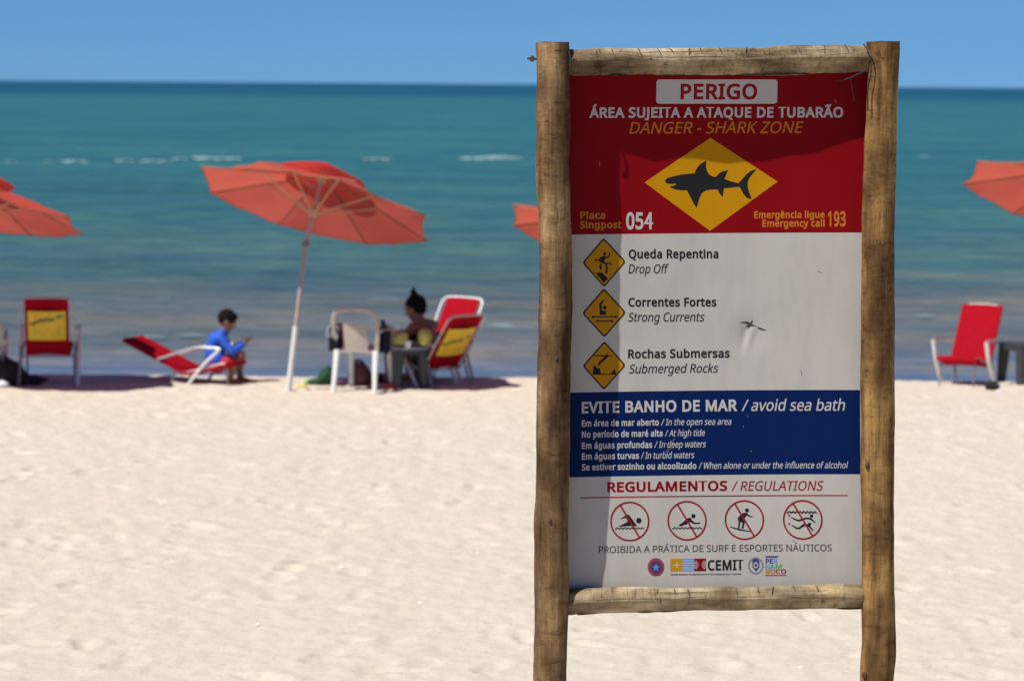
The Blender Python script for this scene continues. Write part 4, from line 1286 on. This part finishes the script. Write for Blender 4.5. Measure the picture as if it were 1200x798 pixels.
tube(bm, [(0, 0, 0), (0, 0, 0.002), (0, 0, 0.062), (0, 0, 0.065)], [0.024, 0.026, 0.036, 0.037], 18)
cup = thing('cup', 'white plastic cup on the table between the two coconuts', 'cup', (g_.x, g_.y, tl.z + TH))
link('cup_body', bm, PLASW, cup)
bm = bmesh.new(); tube(bm, [(0.037 * math.cos(a), 0.037 * math.sin(a), 0.065) for a in [k * math.pi / 10 for k in range(22)]], 0.0025, 6); link('cup_rim', bm, PLASW, cup)
g_ = at(452, 408, tl.y)
bm = bmesh.new()
ball(bm, (0, 0, 0.03), (0.085, 0.06, 0.032), sub=4)
for v in bm.verts:
    v.co += Vector((noise.noise(v.co * 25), noise.noise(v.co * 25 + Vector((9, 0, 0))), noise.noise(v.co * 22 + Vector((0, 7, 0))))) * 0.016
    v.co.z = max(v.co.z, 0.0)
nap = link('napkin', bm, WHC, loc=(g_.x, g_.y, tl.z + TH)); tag(nap, 'crumpled white napkins on the left side of the dark table', 'napkin')

# ------------------------------------------------------------------ bundles and small things on the sand
def bundle(name, label, cat, x, y, size, mm, seed, rough=0.12, peak=None, strap=None):
    s_ = spot(x, y)
    root = thing(name, label, cat, s_, 0)
    bm = bmesh.new()
    ball(bm, (0, 0, size[2] * 0.80), size, sub=5)
    for v in bm.verts:
        c = v.co
        d = noise.fractal((c.x * 6 + seed, c.y * 6, c.z * 6), 0.8, 2.1, 5) * rough * 0.6 + abs(noise.noise((c.x * 11 + seed, c.y * 11, c.z * 5))) * rough * 0.35
        nn = Vector((c.x / size[0] ** 2, c.y / size[1] ** 2, (c.z - size[2] * 0.8) / size[2] ** 2)).normalized()
        v.co = c + nn * d * min(size) * 2.0
        if peak:
            k = max(0, 1 - ((v.co.x - peak[0]) / (size[0] * 0.75)) ** 2)
            v.co.z *= 0.45 + 0.75 * k
        v.co.z = max(v.co.z, -0.02)
    link('body', bm, mm, root)
    if strap:
        bm = bmesh.new()
        tube(bm, smooth_path([(-size[0] * 0.55, 0, size[2] * 1.35), (-size[0] * 0.3, 0.0, size[2] * 1.95), (size[0] * 0.25, 0, size[2] * 1.9), (size[0] * 0.5, 0, size[2] * 1.4)], 6), 0.012, 8, flat=0.4)
        link('strap', bm, strap, root)
    return root
GREENC = mat('green_cloth', (0.006, 0.045, 0.018), 0.9, 0.35, 15, 0.4); BROWNB = mat('maroon_bag', (0.12, 0.045, 0.045), 0.7, 0.3, 12, 0.4)
YELC = mat('yellow_cloth', (0.62, 0.50, 0.14), 0.9, 0.2, 15); LIMEC = mat('lime_cloth', (0.22, 0.42, 0.10), 0.9, 0.2, 15)
bundle('beach_bag', 'dark green cloth bag slumped on the sand between umbrella pole and white chair', 'bag', 379, 449.5, (0.155, 0.11, 0.085), GREENC, 3, 0.2, peak=(0.05,))
bundle('round_bag', 'round maroon brown bag on the sand under the white plastic chair', 'bag', 421, 450.5, (0.115, 0.10, 0.125), BROWNB, 8, 0.10, strap=BLKC)
bundle('dark_towel', 'long dark towel heap lying beside the chair at far left', 'towel', 14, 449, (0.36, 0.18, 0.13), BLKC, 5, 0.16, peak=(-0.12,))
bundle('towel_heap', 'low dark clothes heap on the sand behind the white chair legs', 'clothes', 436, 447.5, (0.24, 0.12, 0.05), NAVYC, 12, 0.2)
bundle('pale_bag', 'small white bag on the sand at the left edge', 'bag', 3, 452.5, (0.07, 0.06, 0.035), WHC, 15, 0.2)
bundle('yellow_cloth', 'small yellow cloth on the sand at the umbrella pole', 'cloth', 353, 453.5, (0.055, 0.05, 0.022), YELC, 21, 0.25)
bundle('lime_cloth', 'little lime green cloth on the sand beside the dark green bag', 'cloth', 362, 449.5, (0.045, 0.04, 0.030), LIMEC, 25, 0.25)
bundle('red_cloth', 'small red cloth on the sand at the dark table leg', 'cloth', 457, 456, (0.050, 0.05, 0.035), REDC, 31, 0.25)
bundle('purple_cloth', 'small purple cloth on the sand beside the near leg of the white chair', 'cloth', 396, 450.5, (0.07, 0.06, 0.035), mat('purple_cloth', (0.10, 0.03, 0.10), 0.9, 0.2, 15), 35, 0.25)
bundle('black_bag', 'crumpled black plastic bag on the sand in front of the plain red chair', 'bag', 1161, 457, (0.075, 0.06, 0.055), BLKC, 41, 0.5)
bundle('white_paper', 'scrap of white paper on the sand right of the black bag', 'paper', 1171, 459, (0.04, 0.04, 0.012), WHC, 44, 0.4)
# shells and bits on the sand
SHELL = mat('shell', (0.80, 0.78, 0.74), 0.5)
for x, y in ((560, 646), (302, 734), (400, 667), (492, 707), (938, 782), (1116, 492)):
    s_ = spot(x, y)
    bm = bmesh.new(); ball(bm, (0, 0, 0.004), (0.014, 0.011, 0.006), sub=2)
    for v in bm.verts:
        v.co.z *= 1 + 0.2 * math.cos(8 * math.atan2(v.co.y, v.co.x))
    o = link('seashell', bm, SHELL, loc=s_)
    tag(o, 'tiny bleached shell lying on the open sand', 'shell', 'shells scattered on the sand')

# ------------------------------------------------------------------ people
def head_into(bm, c, r_, look, tilt_):
    """head with jaw, nose, ears, brow, lips; look = rotation about z, tilt_ = nod"""
    M = Matrix.Rotation(look, 3, 'Z') @ Matrix.Rotation(tilt_, 3, 'X')
    q = lambda x, y, z: Vector(c) + M @ Vector((x, y, z)) * r_
    ball(bm, q(0, -0.06, 0.16), (0.80 * r_, 0.98 * r_, 0.92 * r_), M)
    ball(bm, q(0, 0.22, -0.42), (0.58 * r_, 0.62 * r_, 0.66 * r_), M)
    ball(bm, q(0, 0.48, -0.86), (0.26 * r_, 0.24 * r_, 0.20 * r_), M)
    capsule(bm, q(0, 0.88, 0.0), 0.07 * r_, q(0, 1.06, -0.28), 0.12 * r_, 10)
    capsule(bm, q(-0.30, 0.80, 0.12), 0.10 * r_, q(0.30, 0.80, 0.12), 0.10 * r_, 10)
    capsule(bm, q(-0.16, 0.80, -0.52), 0.07 * r_, q(0.16, 0.80, -0.52), 0.07 * r_, 10)
    capsule(bm, q(-0.13, 0.79, -0.62), 0.07 * r_, q(0.13, 0.79, -0.62), 0.07 * r_, 10)
    for s in (-1, 1):
        ball(bm, q(s * 0.80, -0.05, -0.12), (0.09 * r_, 0.20 * r_, 0.28 * r_), M)
    return q, M
def eyes(root, q, M, r_, m_w, m_d):
    for s in (-1, 1):
        bm = bmesh.new(); ball(bm, q(s * 0.32, 0.735, -0.08), 0.105 * r_); e = link('eye', bm, m_w, root)
        bm = bmesh.new(); ball(bm, q(s * 0.32, 0.815, -0.09), 0.05 * r_); link('iris', bm, m_d, e)
def hand_into(bm, wrist, d, side, s=1.0, curl=0.5, flip=1):
    """palm, four unequal bent fingers and a thumb; d = forearm direction, side = thumb side"""
    d = Vector(d).normalized(); side = Vector(side); side = (side - d * side.dot(d)).normalized()
    nrm_ = d.cross(side) * flip
    w = Vector(wrist)
    for k in range(4):
        o_ = side * (0.026 - 0.0175 * k) * s
        capsule(bm, w + o_ * 0.7 + d * 0.012 * s, 0.013 * s, w + o_ + d * 0.075 * s, 0.0105 * s, 10)
        ln = (0.068, 0.076, 0.070, 0.054)[k] * s
        a, p_ = 0.0, w + o_ + d * 0.078 * s
        for j in range(3):
            a += curl * (0.5 + 0.45 * j)
            nx_ = p_ + (d * math.cos(a) + nrm_ * math.sin(a)) * ln * (0.44, 0.31, 0.25)[j]
            capsule(bm, p_, (0.0092 - 0.0008 * j) * s, nx_, (0.0086 - 0.0010 * j) * s, 8)
            p_ = nx_
    t0_ = w + side * 0.024 * s + d * 0.020 * s
    t1_ = t0_ + (side * 0.8 + d * 0.6 + nrm_ * 0.35).normalized() * 0.042 * s
    t2_ = t1_ + (side * 0.15 + d * 0.85 + nrm_ * 0.55).normalized() * 0.034 * s
    capsule(bm, t0_, 0.014 * s, t1_, 0.011 * s, 10); capsule(bm, t1_, 0.0105 * s, t2_, 0.0085 * s, 10)

def foot_into(bm, ank, fd, s):
    ank = Vector(ank); fd = Vector(fd).normalized(); sd = fd.cross(Vector((0, 0, 1)))
    heel = ank - fd * 0.035 * s; heel.z = 0.03 * s
    bl = ank + fd * 0.12 * s; bl.z = 0.022 * s
    capsule(bm, ank, 0.040 * s, heel, 0.034 * s); capsule(bm, heel, 0.032 * s, bl, 0.034 * s); capsule(bm, ank, 0.036 * s, bl, 0.026 * s)
    for k in range(5):
        o_ = sd * (0.030 - 0.015 * k) * s
        capsule(bm, bl + o_ - Vector((0, 0, 0.004)) * s, 0.014 * s, bl + o_ + fd * (0.055 - 0.006 * k) * s - Vector((0, 0, 0.010)) * s, (0.013 if k == 0 else 0.0095) * s, 8)

def skin(name, c):
    m = mat(name, c, 0.5, 0.10, 14, 0.15, 90)
    m.node_tree.nodes['Principled BSDF'].inputs['Subsurface Weight'].default_value = 0.08
    m.node_tree.nodes['Principled BSDF'].inputs['Subsurface Radius'].default_value = (0.02, 0.008, 0.004)
    return m
EYEW = mat('eye_white', (0.7, 0.68, 0.65), 0.3); EYED = mat('eye_dark', (0.01, 0.008, 0.006), 0.2)
HAIR = mat('black_hair', (0.006, 0.005, 0.005), 0.8, 0.3, 60, 0.6, 220, spec=0.12)

# --- child, facing +y locally, sitting on the lounger with knees up
cl_ = spot(257, 446.8)
child = thing('person', 'small child in a blue long sleeved shirt sitting on the red lounger, hands raised', 'person', (cl_.x, cl_.y - 0.02, cl_.z), R(-84))
SK1 = skin('tan_skin', (0.26, 0.115, 0.062))
J = dict(pel=(0, -0.02, 0.20), abd=(0, -0.045, 0.30), chs=(0, -0.01, 0.42), nck=(0, 0.045, 0.515), hd=(0, 0.085, 0.625))
sh = {s: Vector((s * 0.125, 0.015, 0.465)) for s in (-1, 1)}
el = {-1: Vector((-0.165, 0.12, 0.315)), 1: Vector((0.165, 0.13, 0.325))}
wr = {-1: Vector((-0.075, 0.245, 0.395)), 1: Vector((0.065, 0.250, 0.40))}
hip = {s: Vector((s * 0.062, 0.0, 0.185)) for s in (-1, 1)}
kn = {-1: Vector((-0.085, 0.225, 0.265)), 1: Vector((0.085, 0.165, 0.235))}
an = {-1: Vector((-0.08, 0.205, 0.045)), 1: Vector((0.09, 0.115, 0.045))}
bm = bmesh.new()
capsule(bm, Vector(J['pel']) + Vector((-0.04, 0, 0)), 0.082, Vector(J['pel']) + Vector((0.04, 0, 0)), 0.082)
capsule(bm, J['pel'], 0.088, J['abd'], 0.085); capsule(bm, J['abd'], 0.086, J['chs'], 0.092)
capsule(bm, Vector(J['chs']) + Vector((-0.055, 0, 0.02)), 0.066, Vector(J['chs']) + Vector((0.055, 0, 0.02)), 0.066)
capsule(bm, J['chs'], 0.07, J['nck'], 0.042); capsule(bm, J['nck'], 0.040, J['hd'], 0.042)
for s in (-1, 1):
    capsule(bm, Vector((s * 0.05, 0.0, 0.47)), 0.045, sh[s], 0.042)
    capsule(bm, sh[s], 0.040, el[s], 0.031); capsule(bm, el[s], 0.031, wr[s], 0.022)
    capsule(bm, hip[s], 0.068, kn[s], 0.047)
    mid = kn[s].lerp(an[s], 0.35) + Vector((0, -0.012, 0))
    capsule(bm, kn[s], 0.045, mid, 0.044); capsule(bm, mid, 0.043, an[s], 0.026)
    foot_into(bm, an[s], (s * 0.1, 1, 0), 0.72)
    hand_into(bm, wr[s], (Vector((0, 0.33, 0.47)) - wr[s]), Vector((0, 0.2, 1)), 0.72, 0.55, flip=-s)
q, M = head_into(bm, J['hd'], 0.098, 0.0, R(-26))
body = link('body', fuse(bm, 0.0065, 5), SK1, child)
eyes(child, q, M, 0.098, EYEW, EYED)
bm = bmesh.new()
ball(bm, q(0, -0.14, 0.26), (0.88 * 0.098, 1.00 * 0.098, 0.92 * 0.098), M, 4)
ball(bm, q(0, 0.42, 0.72), (0.55 * 0.098, 0.42 * 0.098, 0.30 * 0.098), M, 3)
ball(bm, q(0, -0.52, -0.18), (0.62 * 0.098, 0.42 * 0.098, 0.42 * 0.098), M, 3)
hm = fuse(bm, 0.007, 4)
for v in hm.vertices:
    v.co += v.normal * 0.006 * noise.fractal(v.co * 55, 1, 2, 3)
link('hair', hm, HAIR, child)
BLUEC = mat('blue_shirt', (0.014, 0.085, 0.50), 0.8, 0.12, 12, 0.5, 60)
bm = bmesh.new()
capsule(bm, Vector(J['pel']) + Vector((-0.042, -0.005, 0.03)), 0.094, Vector(J['pel']) + Vector((0.042, -0.005, 0.03)), 0.094)
capsule(bm, Vector(J['pel']) + Vector((0, 0, 0.02)), 0.102, J['abd'], 0.101); capsule(bm, J['abd'], 0.101, J['chs'], 0.105)
capsule(bm, Vector(J['chs']) + Vector((-0.058, 0, 0.02)), 0.077, Vector(J['chs']) + Vector((0.058, 0, 0.02)), 0.077)
capsule(bm, Vector(J['chs']) + Vector((0, 0.01, 0.03)), 0.075, Vector(J['nck']) + Vector((0, -0.006, -0.012)), 0.055)
for s in (-1, 1):
    capsule(bm, Vector((s * 0.05, 0.0, 0.465)), 0.056, sh[s], 0.053)
    capsule(bm, sh[s], 0.052, el[s], 0.043); capsule(bm, el[s], 0.043, el[s].lerp(wr[s], 0.88), 0.032)
sm_ = fuse(bm, 0.0075, 4)
for v in sm_.vertices:
    v.co += v.normal * (0.005 * noise.noise((v.co.x * 16, v.co.y * 16, v.co.z * 30)))
link('shirt', sm_, BLUEC, child)
bm = bmesh.new()
capsule(bm, Vector(J['pel']) + Vector((-0.045, 0, -0.015)), 0.092, Vector(J['pel']) + Vector((0.045, 0, -0.015)), 0.092)
for s in (-1, 1):
    capsule(bm, hip[s], 0.080, hip[s].lerp(kn[s], 0.62), 0.064)
link('shorts', fuse(bm, 0.009, 4), mat('red_shorts', (0.42, 0.02, 0.05), 0.85, 0.15, 20, 0.3), child)
w1 = cl_ + Matrix.Rotation(R(-84), 3, 'Z') @ Vector((-0.005, 0.318, 0.452))
ph = thing('phone', 'small dark phone held up in both hands by the child in blue', 'phone', (w1.x, w1.y - 0.02, w1.z), R(-84))
bm = bmesh.new(); box(bm, (0, 0, 0), (0.125, 0.008, 0.062), Matrix.Rotation(R(-30), 3, 'X'), 0.003); link('phone_case', bm, mat('phone_black', (0.02, 0.02, 0.022), 0.3), ph)
bm = bmesh.new(); box(bm, Matrix.Rotation(R(-30), 3, 'X') @ Vector((0, -0.0046, 0)), (0.112, 0.0006, 0.054), Matrix.Rotation(R(-30), 3, 'X')); link('screen', bm, mat('phone_glass', (0.03, 0.035, 0.045), 0.08), ph)

# --- woman, leaning over the table, facing left and out to sea
wl = spot(511, 451.5)
WR = R(56)
woman = thing('person', 'woman with a black topknot sitting bent in the shade behind the dark table', 'person', wl, WR)
SK2 = skin('brown_skin', (0.28, 0.115, 0.068))
J = dict(pel=(0, 0.10, 0.26), abd=(0, 0.10, 0.37), chs=(0, 0.15, 0.52), nck=(0, 0.20, 0.635), hd=(0, 0.265, 0.755))
sh = {s: Vector((s * 0.18, 0.16, 0.580)) for s in (-1, 1)}
el = {-1: Vector((-0.235, 0.32, 0.40)), 1: Vector((0.23, 0.30, 0.38))}
wr = {-1: Vector((-0.11, 0.475, 0.47)), 1: Vector((0.08, 0.43, 0.43))}
hip = {s: Vector((s * 0.09, 0.12, 0.25)) for s in (-1, 1)}
kn = {-1: Vector((-0.12, 0.52, 0.42)), 1: Vector((0.14, 0.50, 0.40))}
an = {-1: Vector((-0.12, 0.50, 0.07)), 1: Vector((0.15, 0.44, 0.07))}
bm = bmesh.new()
capsule(bm, Vector(J['pel']) + Vector((-0.075, 0, 0)), 0.115, Vector(J['pel']) + Vector((0.075, 0, 0)), 0.115)
capsule(bm, J['pel'], 0.118, J['abd'], 0.108); capsule(bm, J['abd'], 0.108, J['chs'], 0.112)
capsule(bm, Vector(J['chs']) + Vector((-0.075, 0, 0.02)), 0.084, Vector(J['chs']) + Vector((0.075, 0, 0.02)), 0.084)
capsule(bm, J['chs'], 0.095, J['nck'], 0.055); capsule(bm, J['nck'], 0.052, J['hd'], 0.052)
for s in (-1, 1):
    ball(bm, Vector((s * 0.075, 0.245, 0.485)), (0.062, 0.055, 0.06))
    capsule(bm, Vector((s * 0.065, 0.165, 0.60)), 0.052, sh[s], 0.052)
    capsule(bm, sh[s], 0.052, el[s], 0.038); capsule(bm, el[s], 0.039, wr[s], 0.026)
    capsule(bm, hip[s], 0.092, kn[s], 0.060)
    mid = kn[s].lerp(an[s], 0.35) + Vector((0, -0.015, 0))
    capsule(bm, kn[s], 0.058, mid, 0.055); capsule(bm, mid, 0.054, an[s], 0.034)
    foot_into(bm, an[s], (s * 0.1, 1, 0), 0.98)
    hand_into(bm, wr[s], (Vector((s * -0.01, 0.56, 0.53)) - wr[s]), Vector((0, 0.3, 1)), 0.95, 0.5, flip=-s)
q, M = head_into(bm, J['hd'], 0.116, R(10), R(-20))
link('body', fuse(bm, 0.0075, 5), SK2, woman)
eyes(woman, q, M, 0.112, EYEW, EYED)
bm = bmesh.new()
r_ = 0.112
ball(bm, q(0, -0.20, 0.24), (0.92 * r_, 0.98 * r_, 0.96 * r_), M, 4)
ball(bm, q(0, -0.45, -0.20), (0.74 * r_, 0.55 * r_, 0.60 * r_), M, 3)
ball(bm, q(0.05, -0.30, 1.16), (0.34 * r_, 0.34 * r_, 0.30 * r_), M, 3)
capsule(bm, q(0.05, -0.32, 1.25), 0.26 * r_, q(0.16, -0.42, 1.72), 0.10 * r_)
capsule(bm, q(0.0, -0.30, 1.2), 0.22 * r_, q(-0.15, -0.2, 1.52), 0.08 * r_)
hm = fuse(bm, 0.008, 3)
for v in hm.vertices:
    v.co += v.normal * 0.008 * noise.fractal(v.co * 45, 1, 2, 3)
link('hair', hm, HAIR, woman)
BIK = mat('dark_swimsuit', (0.03, 0.012, 0.02), 0.8, 0.2, 20)
bm = bmesh.new()
for s in (-1, 1):
    ball(bm, Vector((s * 0.075, 0.250, 0.485)), (0.068, 0.058, 0.064))
ring_ = [Vector((0.172 * math.cos(a), 0.165 + 0.118 * math.sin(a), 0.495)) for a in [2 * math.pi * k / 30 for k in range(32)]]
tube(bm, ring_, 0.012, 8, cap=False)
link('swimsuit_top', fuse(bm, 0.007, 2), BIK, woman)
bm = bmesh.new()
capsule(bm, Vector(J['pel']) + Vector((-0.078, 0, -0.005)), 0.121, Vector(J['pel']) + Vector((0.078, 0, -0.005)), 0.121)
link('swimsuit_bottom', fuse(bm, 0.010, 2), BIK, woman)
w1 = wl + Matrix.Rotation(WR, 3, 'Z') @ Vector((-0.085, 0.585, 0.555))
ph = thing('phone', 'black phone held upright in the left hand of the woman in the shade', 'phone', w1, WR)
rp_ = Matrix.Rotation(R(-18), 3, 'X')
bm = bmesh.new(); box(bm, (0, 0, 0), (0.072, 0.009, 0.150), rp_, 0.003); link('phone_case', bm, bpy.data.materials['phone_black'], ph)
bm = bmesh.new(); box(bm, rp_ @ Vector((0, -0.0051, 0)), (0.064, 0.0006, 0.138), rp_); link('screen', bm, bpy.data.materials['phone_glass'], ph)
